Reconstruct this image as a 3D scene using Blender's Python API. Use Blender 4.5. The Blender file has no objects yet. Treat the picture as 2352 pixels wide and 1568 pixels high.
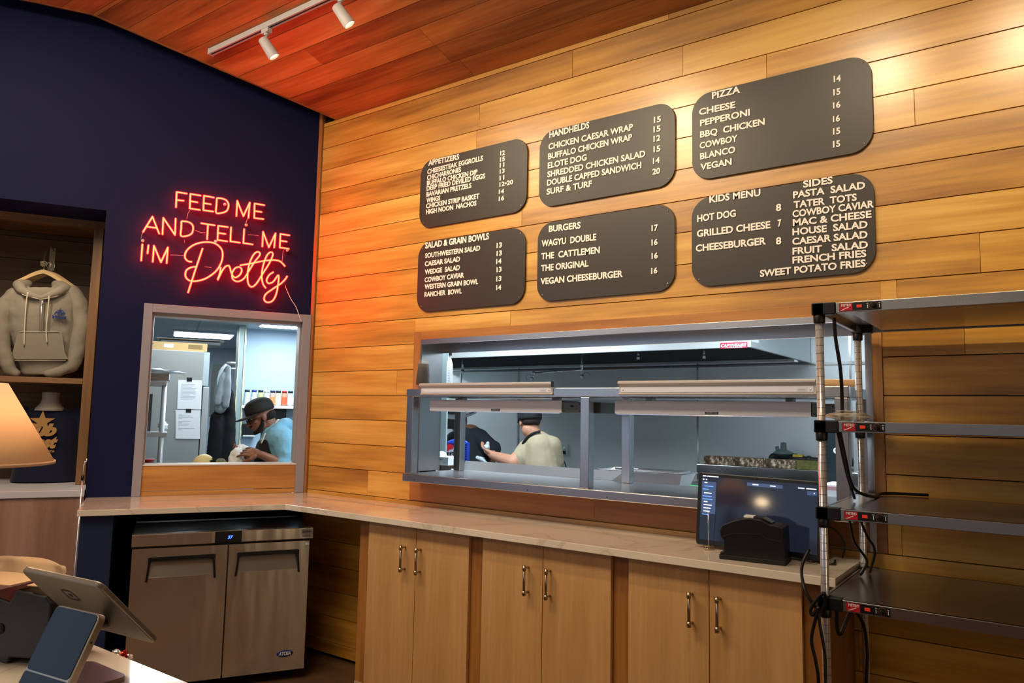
import bpy, bmesh, math, random
from mathutils import Vector, Matrix, Quaternion, noise
random.seed(7)
SC = bpy.context.scene
COL = SC.collection
PI = math.pi
# ------------------------------------------------------------------ camera (solved from the room's vanishing points)
YAW, PITCH, ROLL, FPX = math.radians(-35.78977), math.radians(5.63797), math.radians(1.12163), 1709.45
CAM = Vector((4.0396, -3.2744, 1.53))
_f = Vector((math.sin(YAW)*math.cos(PITCH), math.cos(YAW)*math.cos(PITCH), math.sin(PITCH)))
_r0 = Vector((math.cos(YAW), -math.sin(YAW), 0)); _u0 = _r0.cross(_f)
_r = math.cos(ROLL)*_r0 + math.sin(ROLL)*_u0
_u = -math.sin(ROLL)*_r0 + math.cos(ROLL)*_u0
cd = bpy.data.cameras.new('camera'); cam = bpy.data.objects.new('camera', cd); COL.objects.link(cam)
cd.sensor_width = 36; cd.lens = FPX/2352*36; cd.clip_start = 0.05
M = Matrix((( _r.x, _u.x, -_f.x, CAM.x), (_r.y, _u.y, -_f.y, CAM.y), (_r.z, _u.z, -_f.z, CAM.z), (0, 0, 0, 1)))
cam.matrix_world = M
SC.camera = cam
SC.view_settings.view_transform = 'Standard'; SC.view_settings.look = 'None'
SC.view_settings.gamma = 1; SC.view_settings.use_curve_mapping = False
SC.view_settings.exposure = 0.0
# ------------------------------------------------------------------ frames. W: wooden wall (x right, y into the wall). N: navy wall (s left along it, n out into the room)
AN = math.radians(29.495)
NS = Vector((-math.sin(AN), -math.cos(AN), 0)); NW = Vector((math.cos(AN), -math.sin(AN), 0))
FW = Matrix.Identity(4)
FN = Matrix(((NS.x, NW.x, 0, 0), (NS.y, NW.y, 0, 0), (0, 0, 1, 0), (0, 0, 0, 1)))
def ray(x, y): return _f + _r*((x-1176)/FPX) - _u*((y-784)/FPX)
def Wp(x, y, Y=0.0):
    d = ray(x, y); t = (Y-CAM.y)/d.y; return CAM+d*t
def Np(x, y, n=0.0):
    d = ray(x, y); t = (n-CAM.dot(NW))/d.dot(NW); q = CAM+d*t
    return Vector((q.dot(NS), n, q.z))
def Zp(x, y, z):
    d = ray(x, y); t = (z-CAM.z)/d.z; return CAM+d*t
def NF(s, n, z=0): return NS*s+NW*n+Vector((0, 0, z))
# ------------------------------------------------------------------ materials
def lin(c):
    if isinstance(c, str):
        c = [int(c[i:i+2], 16)/255 for i in (0, 2, 4)]
        c = [(v/12.92 if v <= .04045 else ((v+.055)/1.055)**2.4) for v in c]
    return (c[0], c[1], c[2], 1)
MATS = {}
def newmat(name):
    m = bpy.data.materials.new(name); m.use_nodes = True
    nt = m.node_tree; b = nt.nodes['Principled BSDF']
    return m, nt, b
def L(nt, a, b): nt.links.new(a, b)
def mat(name, col, rough=.5, metal=0, spec=.5, emit=None, es=0, alpha=1, coat=0, trans=0, ior=1.45, bump=None, var=0, vscale=6, sheen=0):
    if name in MATS: return MATS[name]
    m, nt, b = newmat(name)
    b.inputs['Base Color'].default_value = lin(col); b.inputs['Roughness'].default_value = rough
    b.inputs['Metallic'].default_value = metal; b.inputs['Specular IOR Level'].default_value = spec
    b.inputs['Coat Weight'].default_value = coat; b.inputs['Transmission Weight'].default_value = trans; b.inputs['IOR'].default_value = ior
    b.inputs['Sheen Weight'].default_value = sheen
    b.inputs['Alpha'].default_value = alpha
    if emit is not None:
        b.inputs['Emission Color'].default_value = lin(emit); b.inputs['Emission Strength'].default_value = es
    if var or bump:
        tc = nt.nodes.new('ShaderNodeTexCoord')
    if var:
        n = nt.nodes.new('ShaderNodeTexNoise'); n.inputs['Scale'].default_value = vscale; n.inputs['Detail'].default_value = 5
        L(nt, tc.outputs['Object'], n.inputs['Vector'])
        mx = nt.nodes.new('ShaderNodeMix'); mx.data_type = 'RGBA'
        c = lin(col)
        mx.inputs[6].default_value = (c[0]*(1-var), c[1]*(1-var), c[2]*(1-var), 1)
        mx.inputs[7].default_value = (min(1, c[0]*(1+var)), min(1, c[1]*(1+var)), min(1, c[2]*(1+var)), 1)
        L(nt, n.outputs['Fac'], mx.inputs[0]); L(nt, mx.outputs[2], b.inputs['Base Color'])
    if bump:
        sc, st, stretch = bump
        mp = nt.nodes.new('ShaderNodeMapping'); mp.inputs['Scale'].default_value = stretch
        n2 = nt.nodes.new('ShaderNodeTexNoise'); n2.inputs['Scale'].default_value = sc; n2.inputs['Detail'].default_value = 2
        bp = nt.nodes.new('ShaderNodeBump'); bp.inputs['Strength'].default_value = st; bp.inputs['Distance'].default_value = .01
        L(nt, tc.outputs['Object'], mp.inputs['Vector']); L(nt, mp.outputs[0], n2.inputs['Vector'])
        L(nt, n2.outputs['Fac'], bp.inputs['Height']); L(nt, bp.outputs[0], b.inputs['Normal'])
    MATS[name] = m
    return m
def wood(name, light, mid, dark, axis='x', scale=1.0, rough=.35, streak=.5, rnd=.5, coat=0.0, ring=.45, fig=1.0):
    """procedural board wood: grain along AXIS, tone of every separate board from its island."""
    if name in MATS: return MATS[name]
    m, nt, b = newmat(name); N = nt.nodes
    tc = N.new('ShaderNodeTexCoord'); geo = N.new('ShaderNodeNewGeometry')
    # swap so that the grain runs along x
    sep = N.new('ShaderNodeSeparateXYZ'); L(nt, tc.outputs['Object'], sep.inputs[0])
    com = N.new('ShaderNodeCombineXYZ')
    order = {'x': (0, 1, 2), 'y': (1, 0, 2), 'z': (2, 1, 0)}[axis]
    for i, o in enumerate(order): L(nt, sep.outputs[o], com.inputs[i])
    off = N.new('ShaderNodeVectorMath'); off.operation = 'SCALE'; off.inputs[0].default_value = (37, 53, 71)
    L(nt, geo.outputs['Random Per Island'], off.inputs['Scale'])
    ad = N.new('ShaderNodeVectorMath'); L(nt, com.outputs[0], ad.inputs[0]); L(nt, off.outputs[0], ad.inputs[1])
    def nz(sc, scv, det=3, dist=0):
        mp = N.new('ShaderNodeMapping'); mp.inputs['Scale'].default_value = [v*scale for v in scv]
        L(nt, ad.outputs[0], mp.inputs['Vector'])
        n = N.new('ShaderNodeTexNoise'); n.inputs['Scale'].default_value = sc; n.inputs['Detail'].default_value = det; n.inputs['Distortion'].default_value = dist
        L(nt, mp.outputs[0], n.inputs['Vector']); return n
    big = nz(1, (.45, 3.2, 3.2), 2, .6)
    sm = nz(1, (3, 60, 60), 4)
    med = nz(1, (1.0, 11, 11), 3)
    mu = N.new('ShaderNodeMath'); mu.operation = 'MULTIPLY'; mu.inputs[1].default_value = 30*fig; L(nt, big.outputs['Fac'], mu.inputs[0])
    sn = N.new('ShaderNodeMath'); sn.operation = 'SINE'; L(nt, mu.outputs[0], sn.inputs[0])
    r1 = N.new('ShaderNodeMapRange'); r1.inputs[1].default_value = -1; r1.inputs[2].default_value = 1; r1.inputs[3].default_value = 0; r1.inputs[4].default_value = ring*.5
    L(nt, sn.outputs[0], r1.inputs[0])
    # tone of the board
    t1 = N.new('ShaderNodeMapRange'); t1.inputs[3].default_value = 0; t1.inputs[4].default_value = rnd; L(nt, geo.outputs['Random Per Island'], t1.inputs[0])
    s1 = N.new('ShaderNodeMapRange'); s1.inputs[1].default_value = .35; s1.inputs[2].default_value = .75; s1.inputs[3].default_value = 0; s1.inputs[4].default_value = streak; L(nt, med.outputs['Fac'], s1.inputs[0])
    s2 = N.new('ShaderNodeMapRange'); s2.inputs[3].default_value = -.22; s2.inputs[4].default_value = .30; L(nt, sm.outputs['Fac'], s2.inputs[0])
    def add(a, c):
        n = N.new('ShaderNodeMath'); n.operation = 'ADD'; L(nt, a, n.inputs[0]); L(nt, c, n.inputs[1]); return n.outputs[0]
    tot = add(add(add(r1.outputs[0], t1.outputs[0]), s1.outputs[0]), s2.outputs[0])
    cr = N.new('ShaderNodeValToRGB'); e = cr.color_ramp.elements
    e[0].position = .08; e[0].color = lin(light); e[1].position = 1.0; e[1].color = lin(dark)
    x = e.new(.5); x.color = lin(mid)
    L(nt, tot, cr.inputs[0]); L(nt, cr.outputs[0], b.inputs['Base Color'])
    b.inputs['Roughness'].default_value = rough; b.inputs['Coat Weight'].default_value = coat; b.inputs['Coat Roughness'].default_value = .25
    bp = N.new('ShaderNodeBump'); bp.inputs['Strength'].default_value = .12; bp.inputs['Distance'].default_value = .002
    L(nt, sm.outputs['Fac'], bp.inputs['Height']); L(nt, bp.outputs[0], b.inputs['Normal'])
    MATS[name] = m
    return m
# ------------------------------------------------------------------ geometry builder
MW = {}
def rotof(F): return F.to_quaternion().to_matrix().to_4x4()
class B:
    def __init__(s, F=FW): s.bm = bmesh.new(); s.F = F
    def add(s, vs, fs, smooth=False):
        v = [s.bm.verts.new(Vector(p)) for p in vs]
        for f in fs:
            try:
                q = s.bm.faces.new([v[i] for i in f]); q.smooth = smooth
            except ValueError: pass
        return v
    def box(s, x0, y0, z0, x1, y1, z1, R=None, c=None):
        if x0 > x1: x0, x1 = x1, x0
        if y0 > y1: y0, y1 = y1, y0
        if z0 > z1: z0, z1 = z1, z0
        vs = [Vector((x, y, z)) for z in (z0, z1) for y in (y0, y1) for x in (x0, x1)]
        if R is not None: vs = [c+R@v for v in vs]
        s.add(vs, [(0, 2, 3, 1), (4, 5, 7, 6), (0, 1, 5, 4), (2, 6, 7, 3), (0, 4, 6, 2), (1, 3, 7, 5)]); return s
    def ring(s, prof, M4, seg, smooth=True, cap=True, a0=0, a1=2*PI):
        """prof: [(r, z)] revolved round local z of M4"""
        closed = abs(a1-a0-2*PI) < 1e-6
        n = seg if closed else seg+1
        vs = []; 
        for (r, z) in prof:
            for k in range(n):
                a = a0+(a1-a0)*k/seg
                vs.append(M4@Vector((r*math.cos(a), r*math.sin(a), z)))
        fs = []
        for i in range(len(prof)-1):
            for k in range(seg):
                k2 = (k+1) % n if closed else k+1
                fs.append((i*n+k, i*n+k2, (i+1)*n+k2, (i+1)*n+k))
        if cap and closed:
            if prof[0][0] > 1e-5: fs.append(tuple(reversed(range(n))))
            if prof[-1][0] > 1e-5: fs.append(tuple(range((len(prof)-1)*n, len(prof)*n)))
        s.add(vs, fs, smooth); return s
    def axis(s, p0, p1):
        p0 = Vector(p0); p1 = Vector(p1); d = p1-p0
        q = Vector((0, 0, 1)).rotation_difference(d.normalized()) if d.length > 1e-9 else Quaternion()
        return Matrix.Translation(p0)@q.to_matrix().to_4x4(), d.length
    def cyl(s, p0, p1, r0, r1=None, seg=20, smooth=True):
        M4, l = s.axis(p0, p1); s.ring([(r0, 0), (r0 if r1 is None else r1, l)], M4, seg, smooth); return s
    def lathe(s, prof, c, seg=32, R=None, smooth=True, cap=True):
        M4 = Matrix.Translation(Vector(c)) @ (R.to_4x4() if R is not None else Matrix.Identity(4))
        s.ring(prof, M4, seg, smooth, cap); return s
    def caps(s, p0, p1, r0, r1, seg=16, rings=5):
        """tapered capsule"""
        M4, l = s.axis(p0, p1)
        pr = [(max(1e-4, r0*math.cos(a)), r0*math.sin(a)) for a in [(-PI/2+PI/2*i/rings) for i in range(rings)]]
        pr += [(r0, 0), (r1, l)] + [(max(1e-4, r1*math.cos(a)), l+r1*math.sin(a)) for a in [(PI/2*(i+1)/rings) for i in range(rings)]]
        s.ring(pr, M4, seg); return s
    def chain(s, pts, rs, seg=16):
        for i in range(len(pts)-1): s.caps(pts[i], pts[i+1], rs[i], rs[i+1], seg)
        return s
    def ell(s, c, r, R=None, seg=24, rings=16):
        M4 = Matrix.Translation(Vector(c)) @ (R.to_4x4() if R is not None else Matrix.Identity(4)) @ Matrix.Diagonal((r[0], r[1], r[2], 1))
        pr = [(max(1e-4, math.sin(PI*i/rings)), -math.cos(PI*i/rings)) for i in range(rings+1)]
        s.ring(pr, M4, seg); return s
    def tube(s, pts, r, seg=8, cap=True, smooth=True, taper=None):
        pts = [Vector(p) for p in pts]
        pts = [p for i, p in enumerate(pts) if i == 0 or (p-pts[i-1]).length > 1e-6]
        n = len(pts); T = []
        for i in range(n):
            t = pts[min(i+1, n-1)]-pts[max(i-1, 0)]; T.append(t.normalized() if t.length > 1e-9 else Vector((0, 0, 1)))
        up = Vector((0, 0, 1)) if abs(T[0].z) < .9 else Vector((1, 0, 0))
        nrm = T[0].cross(up).normalized(); vs = []
        for i in range(n):
            if i: nrm = (T[i-1].rotation_difference(T[i])@nrm)
            nrm = (nrm-T[i]*nrm.dot(T[i])).normalized(); bi = T[i].cross(nrm)
            rr = r if taper is None else r*taper[i]
            for k in range(seg):
                a = 2*PI*k/seg; vs.append(pts[i]+(nrm*math.cos(a)+bi*math.sin(a))*rr)
        fs = [(i*seg+k, i*seg+(k+1) % seg, (i+1)*seg+(k+1) % seg, (i+1)*seg+k) for i in range(n-1) for k in range(seg)]
        if cap: fs += [tuple(reversed(range(seg))), tuple(range((n-1)*seg, n*seg))]
        s.add(vs, fs, smooth); return s
    def prism(s, poly, fn, w0, w1):
        """poly 2D points, fn(u, v, w) -> 3D"""
        n = len(poly)
        vs = [fn(u, v, w0) for u, v in poly]+[fn(u, v, w1) for u, v in poly]
        fs = [tuple(reversed(range(n))), tuple(range(n, 2*n))]+[(i, (i+1) % n, n+(i+1) % n, n+i) for i in range(n)]
        s.add(vs, fs); return s
    def mesh(s, verts, faces, smooth=False): s.add(verts, faces, smooth); return s
    def done(s, name, m, parent=None, base=None, bevel=0, seg=2, smooth=False, sub=0, solid=0, kind=None, recalc=True, auto=None, remesh=0, sm=0, disp=None, mats=None):
        bm = s.bm
        if recalc: bmesh.ops.recalc_face_normals(bm, faces=bm.faces[:])
        if parent is not None: W4 = MW[parent.name]
        else:
            b0 = s.F@Vector(base) if base is not None else Vector((0, 0, 0))
            W4 = Matrix.Translation(b0)@rotof(s.F)
        bm.transform(W4.inverted()@s.F)
        me = bpy.data.meshes.new(name); bm.to_mesh(me); bm.free()
        o = bpy.data.objects.new(name, me); COL.objects.link(o)
        for mm in (mats or [m]): me.materials.append(mm)
        if parent is not None: o.parent = parent
        else: o.matrix_world = W4
        MW[o.name] = W4
        if smooth:
            for p in me.polygons: p.use_smooth = True
        if remesh or sub or solid or bevel or sm or disp:
            if remesh:
                md = o.modifiers.new('r', 'REMESH'); md.mode = 'VOXEL'; md.voxel_size = remesh; md.use_smooth_shade = True
            if sm:
                md = o.modifiers.new('s', 'SMOOTH'); md.iterations = sm; md.factor = .5
            if disp:
                tx = bpy.data.textures.new('t', 'CLOUDS'); tx.noise_scale = disp[1]
                md = o.modifiers.new('d', 'DISPLACE'); md.texture = tx; md.strength = disp[0]; md.mid_level = .5; md.texture_coords = 'LOCAL'
            if solid:
                md = o.modifiers.new('so', 'SOLIDIFY'); md.thickness = solid; md.offset = 0
            if bevel:
                md = o.modifiers.new('b', 'BEVEL'); md.width = bevel; md.segments = seg; md.limit_method = 'ANGLE'; md.angle_limit = math.radians(40)
                md.harden_normals = False
            if sub:
                md = o.modifiers.new('u', 'SUBSURF'); md.levels = sub; md.render_levels = sub
        if kind: o['kind'] = kind
        return o
def thing(name, label, cat, base=(0, 0, 0), F=FW, group=None, rz=0):
    o = bpy.data.objects.new(name, None); COL.objects.link(o); o.empty_display_size = .05
    W4 = Matrix.Translation(F@Vector(base))@rotof(F)@Matrix.Rotation(rz, 4, 'Z')
    o.matrix_world = W4; MW[o.name] = W4
    o['label'] = label; o['category'] = cat
    if group: o['group'] = group
    return o
def tag(o, label, cat, group=None):
    o['label'] = label; o['category'] = cat
    if group: o['group'] = group
    return o
def copy_thing(root, delta, label=None, rz=0, group=None):
    """copies a thing, its parts and their sub-parts"""
    def rec(o, par):
        c = o.copy(); COL.objects.link(c)
        if par is not None: c.parent = par
        for ch in [x for x in bpy.data.objects if x.parent == o and x.name != c.name]: rec(ch, c)
        return c
    r = rec(root, None)
    W4 = Matrix.Translation(Vector(delta))@MW[root.name]@Matrix.Rotation(rz, 4, 'Z')
    r.matrix_world = W4; MW[r.name] = W4
    for ch in r.children_recursive: MW[ch.name] = W4
    if label: r['label'] = label
    if group: r['group'] = group
    return r
_tc = {}
def text(b, s, o, ux, vy, width=None, height=.03, ext=.002, off=0.0, shear=0, align=0, chw=1.0):
    """adds raised letters to builder b: o = baseline-left (frame coords), ux / vy unit vectors in the frame"""
    cu = bpy.data.curves.new('t', 'FONT'); cu.body = s; cu.size = 1; cu.extrude = 0.5; cu.offset = off; cu.shear = shear; cu.resolution_u = 3
    to = bpy.data.objects.new('t', cu); COL.objects.link(to)
    dg = bpy.context.evaluated_depsgraph_get()
    me = bpy.data.meshes.new_from_object(to.evaluated_get(dg))
    xs = [v.co.x for v in me.vertices]; 
    x0, x1 = min(xs), max(xs)
    ys_ = max(v.co.y for v in me.vertices); sy = height/ys_; sx = (width/(x1-x0)) if width else sy*chw
    ux = Vector(ux); vy = Vector(vy); w = ux.cross(vy)
    o = Vector(o)
    wid = (x1-x0)*sx
    o = o-ux*(wid*align)
    vs = [o+ux*((v.co.x-x0)*sx)+vy*(v.co.y*sy)+w*((v.co.z+.5)*ext) for v in me.vertices]
    vv = [b.bm.verts.new(p) for p in vs]
    for p in me.polygons:
        try: b.bm.faces.new([vv[i] for i in p.vertices])
        except ValueError: pass
    bpy.data.objects.remove(to); bpy.data.curves.remove(cu); bpy.data.meshes.remove(me)
    return wid
def bez(pts, n=8):
    """Catmull-Rom through points"""
    P = [Vector(p) for p in pts]; out = []
    for i in range(len(P)-1):
        a = P[i-1] if i else P[i]*2-P[i+1]; b_, c = P[i], P[i+1]; d = P[i+2] if i+2 < len(P) else P[i+1]*2-P[i]
        for k in range(n):
            t = k/n
            out.append(.5*((2*b_)+(-a+c)*t+(2*a-5*b_+4*c-d)*t*t+(-a+3*b_-3*c+d)*t**3))
    out.append(P[-1]); return out
def rrect(x0, z0, x1, z1, r, n=8):
    out = []
    for cx, cz, a0 in ((x1-r, z1-r, 0), (x0+r, z1-r, PI/2), (x0+r, z0+r, PI), (x1-r, z0+r, 1.5*PI)):
        for k in range(n+1):
            a = a0+PI/2*k/n; out.append((cx+r*math.cos(a), cz+r*math.sin(a)))
    return out
XZ = lambda u, v, w: (u, w, v)
XY = lambda u, v, w: (u, v, w)
YZ = lambda u, v, w: (w, u, v)
# ================================================================== materials in use
wWall = wood('wall boards', 'e2b55c', 'c69139', '88571f', 'x', 1, .34, .55, .36, ring=.26, coat=.5)
wCeil = wood('ceiling boards', 'e2aa68', 'b87a3c', '78431e', 'x', 1, .42, .4, .6, ring=.25)
wCab = wood('cabinet veneer', 'd6a872', 'be905a', '94683e', 'z', 1.0, .38, .22, .22, ring=.3, fig=.3)
wFill = wood('cabinet filler wood', 'b8803f', '95602b', '6c421c', 'z', 1, .38, .4, .2, ring=.2)
wTrim = wood('opening trim wood', 'cf9a55', 'b07638', '84532a', 'x', 1, .36, .4, .3, ring=.2)
wTrimZ = wood('upright trim wood', 'c08a50', '9c6733', '6f4524', 'z', 1, .4, .4, .3, ring=.2)
wNiche = wood('niche wood', 'a98159', '8a6542', '664629', 'x', 1, .45, .4, .3, ring=.25)
wNicheZ = wood('niche upright wood', 'a98159', '8a6542', '664629', 'z', 1, .45, .4, .3, ring=.25)
wPink = wood('maple panel', 'a88578', '93705f', '7a5a4c', 'z', .8, .5, .3, .1, ring=.5)
navy = mat('navy paint', '0c123c', .7, spec=.22, bump=(220, .06, (1, 1, 1)))
navyD = mat('navy panel paint', '16284c', .5)
black = mat('black plastic', '0d0d0f', .38)
blackM = mat('matt black', '070708', .7)
dark = mat('dark void', '050506', .9)
steel = mat('brushed steel', (.47, .46, .46), .27, 1, bump=(3, .05, (1, 1, 3)))
steelK = mat('kitchen steel', (.66, .70, .70), .36, .6, bump=(2.2, .25, (1, 1, 1)))
steelS = mat('bright steel', (.72, .72, .72), .16, 1)
steelF = mat('fridge steel', (.66, .60, .52), .17, .86, bump=(2.4, 1.0, (3.0, 3.0, .5)))
chrome = mat('chrome', (.88, .90, .95), .14, .72)
alu = mat('aluminium', 'b9b2ac', .42, .55)
greyp = mat('grey painted metal', 'd4d6e6', .45, .0)
frameg = mat('grey painted frame', '94929f', .5)
steelG = mat('dull kitchen steel', (.56, .59, .60), .38, .45, bump=(3, .05, (1, 1, 1)))
white = mat('white plastic', 'e4e6e6', .4)
paper = mat('white paper', 'e8ebee', .8)
kraft = mat('kraft paper', 'c9ab86', .8, var=.12, vscale=9)
redm = mat('red', 'b3121f', .45)
brass = mat('brushed brass nickel', (.46, .38, .28), .3, 1)
def quartz():
    m, nt, b = newmat('quartz'); N = nt.nodes
    tc = N.new('ShaderNodeTexCoord')
    n1 = N.new('ShaderNodeTexNoise'); n1.inputs['Scale'].default_value = 1.3; n1.inputs['Detail'].default_value = 7; n1.inputs['Distortion'].default_value = 1.2
    L(nt, tc.outputs['Object'], n1.inputs[0])
    cr = N.new('ShaderNodeValToRGB'); e = cr.color_ramp.elements
    e[0].position = .40; e[0].color = lin('e4dac9'); e[1].position = .62; e[1].color = lin('e4dac9')
    x = e.new(.495); x.color = lin('ddd2c3'); y = e.new(.505); y.color = lin('cabdac'); z = e.new(.515); z.color = lin('e0d5c6')
    L(nt, n1.outputs['Fac'], cr.inputs[0]); L(nt, cr.outputs[0], b.inputs['Base Color']); b.inputs['Roughness'].default_value = .07; b.inputs['IOR'].default_value = 1.6; b.inputs['Coat Weight'].default_value = .5; b.inputs['Coat Roughness'].default_value = .05
    return m
quartz = quartz()
# ================================================================== the setting
def st(b, name, m, **k): return b.done(name, m, kind='structure', **k)
# floor
b = B(); b.box(-9, -7, -.1, 7, 6, 0); st(b, 'floor', wood('floor boards', '6e5238', '523a26', '3a2819', 'x', .8, .5))
# wooden wall: boards with open joints, cut round the pass-through
PITCH_Z, Z0 = .1543, 1.018
OX0, OX1, OZ0, OZ1 = .956, 3.508, 1.022, 2.014
def boards(b, x0, x1, z0, z1, hole, seed, gap=.0035, y0=0.0, y1=.018):
    rnd = random.Random(seed); k0 = math.floor((z0-Z0)/PITCH_Z)
    k = k0
    while Z0+k*PITCH_Z < z1:
        a = max(z0, Z0+k*PITCH_Z+gap/2); c = min(z1, Z0+(k+1)*PITCH_Z-gap/2)
        if c-a > .004:
            cuts = [x0]; x = x0+rnd.uniform(.5, 2.6)
            fixed = {14: 1.412, 7: 3.853, 6: 1.665}.get(k)
            if fixed: cuts += [fixed]; x = fixed+rnd.uniform(1.2, 2.4)
            while x < x1-.3: cuts.append(x); x += rnd.uniform(1.4, 3.2)
            cuts.append(x1)
            for i in range(len(cuts)-1):
                l, r = cuts[i]+.0006, cuts[i+1]-.0006
                if hole and c > hole[2]+.003 and a < hole[3]-.003:
                    segs = [(l, min(r, hole[0])), (max(l, hole[1]), r)]
                    zz = [(a, c), (a, c)]
                    # course that is only partly cut keeps the piece beyond the hole
                    if a < hole[2]: b_ = (max(l, hole[0]), min(r, hole[1])); segs.append(b_); zz.append((a, hole[2]))
                    if c > hole[3]: b_ = (max(l, hole[0]), min(r, hole[1])); segs.append(b_); zz.append((hole[3], c))
                else: segs = [(l, r)]; zz = [(a, c)]
                for (p, q), (u, v) in zip(segs, zz):
                    if q-p > .002 and v-u > .002: b.box(p, y0, u, q, y1, v)
        k += 1
b = B(); boards(b, .034, 6.6, .02, 3.516, (OX0, OX1, OZ0, OZ1), 3)
wm = st(b, 'wall_right', wWall, bevel=.0009, seg=1)
b = B()   # masonry behind the boards
for q in ((0, .02, 0, OX0+.04, .18, 4.4), (OX1-.02, .02, 0, 6.6, .18, 4.4), (OX0+.04, .02, 0, OX1-.02, .18, 1.02), (OX0+.04, .02, 1.99, OX1-.02, .18, 4.4)): b.box(*q)
st(b, 'wall_right_backing', dark)
b = B(); b.box(0, -.014, 0, .033, .02, 3.6); st(b, 'trim_1', wTrimZ, bevel=.001)
# trim boards round the pass-through
b = B(); b.box(OX0+.001, -.006, 1.16, 1.012, .02, OZ1-.001); b.box(3.47, -.006, 1.16, OX1-.001, .02, OZ1-.001); st(b, 'trim_2', wTrimZ, bevel=.001)
b = B(); b.box(1.0125, -.006, 1.966, 3.4695, .02, OZ1-.001); st(b, 'trim_3', wTrim, bevel=.001)
b = B(); b.box(OX0+.001, -.004, 1.024, 2.2, .02, 1.159); b.box(2.201, -.004, 1.024, OX1-.001, .02, 1.159); st(b, 'trim_4', wood('shaded apron wood', 'a56a34', '87512a', '5f361a', 'x', 1, .4, .3, .2, ring=.2))  # darker wood tones carry the shade under the steel shelf
# steel lining of the opening
b = B(); b.box(1.003, -.004, 1.19, 1.014, .0, 1.966); b.box(1.012, 0, 1.19, 1.018, .19, 1.966); b.box(3.456, 0, 1.19, 3.462, .19, 1.966); b.box(3.444, -.008, 1.02, 3.47, 0, 1.966)
b.box(1.012, 0, 1.960, 3.462, .19, 1.966); b.box(1.0145, -.008, 1.938, 3.444, -.002, 1.968); b.box(1.012, .185, 1.90, 3.462, .191, 1.966); b.box(1.012, .0, 1.15, 3.462, .19, 1.156)
st(b, 'trim_5', steel, bevel=.0012)
# navy wall with the window and the display niche
NI0, NI1, NZ0, NZ1 = 1.268, 2.4, 1.005, 2.735
b = B(FN)
for q in ((0, .0, 1.024, 2.176), ):
    pass
for s0, z0, s1, z1, d in ((0, 2.176, 1.024, 4.5, .16), (0, 0, 1.024, .94, .16), (1.024, 0, NI0, 4.5, .16), (NI0, NZ1, NI1, 4.5, .34), (NI1, 0, 5.6, 4.5, .16), (0, .94, .007, 2.176, .16)):
    b.box(s0, -d, z0, s1, 0, z1)
st(b, 'wall_left', navy)
b = B(FN); b.box(1.082, .001, 0, 1.236, .585, .962); st(b, 'wall_left_pier', navyD, bevel=.002)
# window
b = B(FN); b.box(.007, -.16, .994, .062, .022, 2.176); b.box(.974, -.16, .994, 1.024, .022, 2.176); b.box(.062, -.16, 2.124, .974, .022, 2.176)
w1 = st(b, 'window_1', frameg, bevel=.002)
b = B(FN); b.box(.062, -.012, 1.024, .974, .008, 1.176); b.box(.062, -.012, .994, .974, .008, 1.021); b.done('window_panel', wTrim.copy() if False else wood('window panel wood', 'cf9a55', 'b47c40', '8c5a2e', 'x', 1, .36, .3, .2, ring=.5), w1, bevel=.001)
b = B(FN); b.box(.062, -.16, 1.1765, .974, .012, 1.184); b.done('window_sill', mat('sill', 'd8dcd8', .35), w1)
b = B(FN); b.box(.0625, -.15, 1.19, .072, -.03, 2.12); b.box(.964, -.15, 1.19, .9735, -.03, 2.12); b.box(.072, -.15, 2.108, .964, -.03, 2.1235); b.done('window_frame', alu, w1)
# ceiling: sloping near the wooden wall, level further out; ends short of the navy wall
CN = .156
def ceil_x(Y, n=CN): return (n+Y*math.sin(AN))/math.cos(AN)
def ceil_z(Y): return 3.515+.29*min(1.3, -Y)
b = B(); rnd = random.Random(11); Y = 0.0; cp = .142
while Y > -6.5:
    Y1 = Y-cp
    if Y > -1.3 > Y1: Y1 = -1.3
    a, c = Y-.0015, Y1+.0015
    x = ceil_x(a); cuts = [None]
    xs = [-9.0]; x = ceil_x(c)+rnd.uniform(.5, 2.2)
    while x < 6.2: xs.append(x); x += rnd.uniform(1.2, 3.2)
    xs.append(6.6)
    for i in range(len(xs)-1):
        la, lc = (ceil_x(a), ceil_x(c)) if i == 0 else (xs[i]+.0006,)*2
        r = xs[i+1]-.0006
        za, zc = ceil_z(a), ceil_z(c)
        v = [(la, a, za), (r, a, za), (r, c, zc), (lc, c, zc)]
        vs = v+[(p[0], p[1], p[2]+.018) for p in v]
        b.add(vs, [(0, 1, 2, 3), (7, 6, 5, 4), (0, 4, 5, 1), (1, 5, 6, 2), (2, 6, 7, 3), (3, 7, 4, 0)])
    Y = Y1
st(b, 'ceiling', wCeil, bevel=.001, seg=1)
b = B(); xa = 6.6
for (ya, yb) in ((0, -1.3), (-1.3, -6.5)):
    v = [(ceil_x(ya), ya, ceil_z(ya)+.02), (xa, ya, ceil_z(ya)+.02), (xa, yb, ceil_z(yb)+.02), (ceil_x(yb), yb, ceil_z(yb)+.02)]
    vs = v+[(p[0], p[1], p[2]+.1) for p in v]
    b.add(vs, [(0, 1, 2, 3), (7, 6, 5, 4), (0, 4, 5, 1), (1, 5, 6, 2), (2, 6, 7, 3), (3, 7, 4, 0)])
b.add([(-9, .2, 4.5), (6.6, .2, 4.5), (6.6, -6.6, 4.5), (-9, -6.6, 4.5), (-9, .2, 4.6), (6.6, .2, 4.6), (6.6, -6.6, 4.6), (-9, -6.6, 4.6)], [(0, 1, 2, 3), (7, 6, 5, 4), (0, 4, 5, 1), (1, 5, 6, 2), (2, 6, 7, 3), (3, 7, 4, 0)])
st(b, 'ceiling_backing', dark)
b = B()
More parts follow.
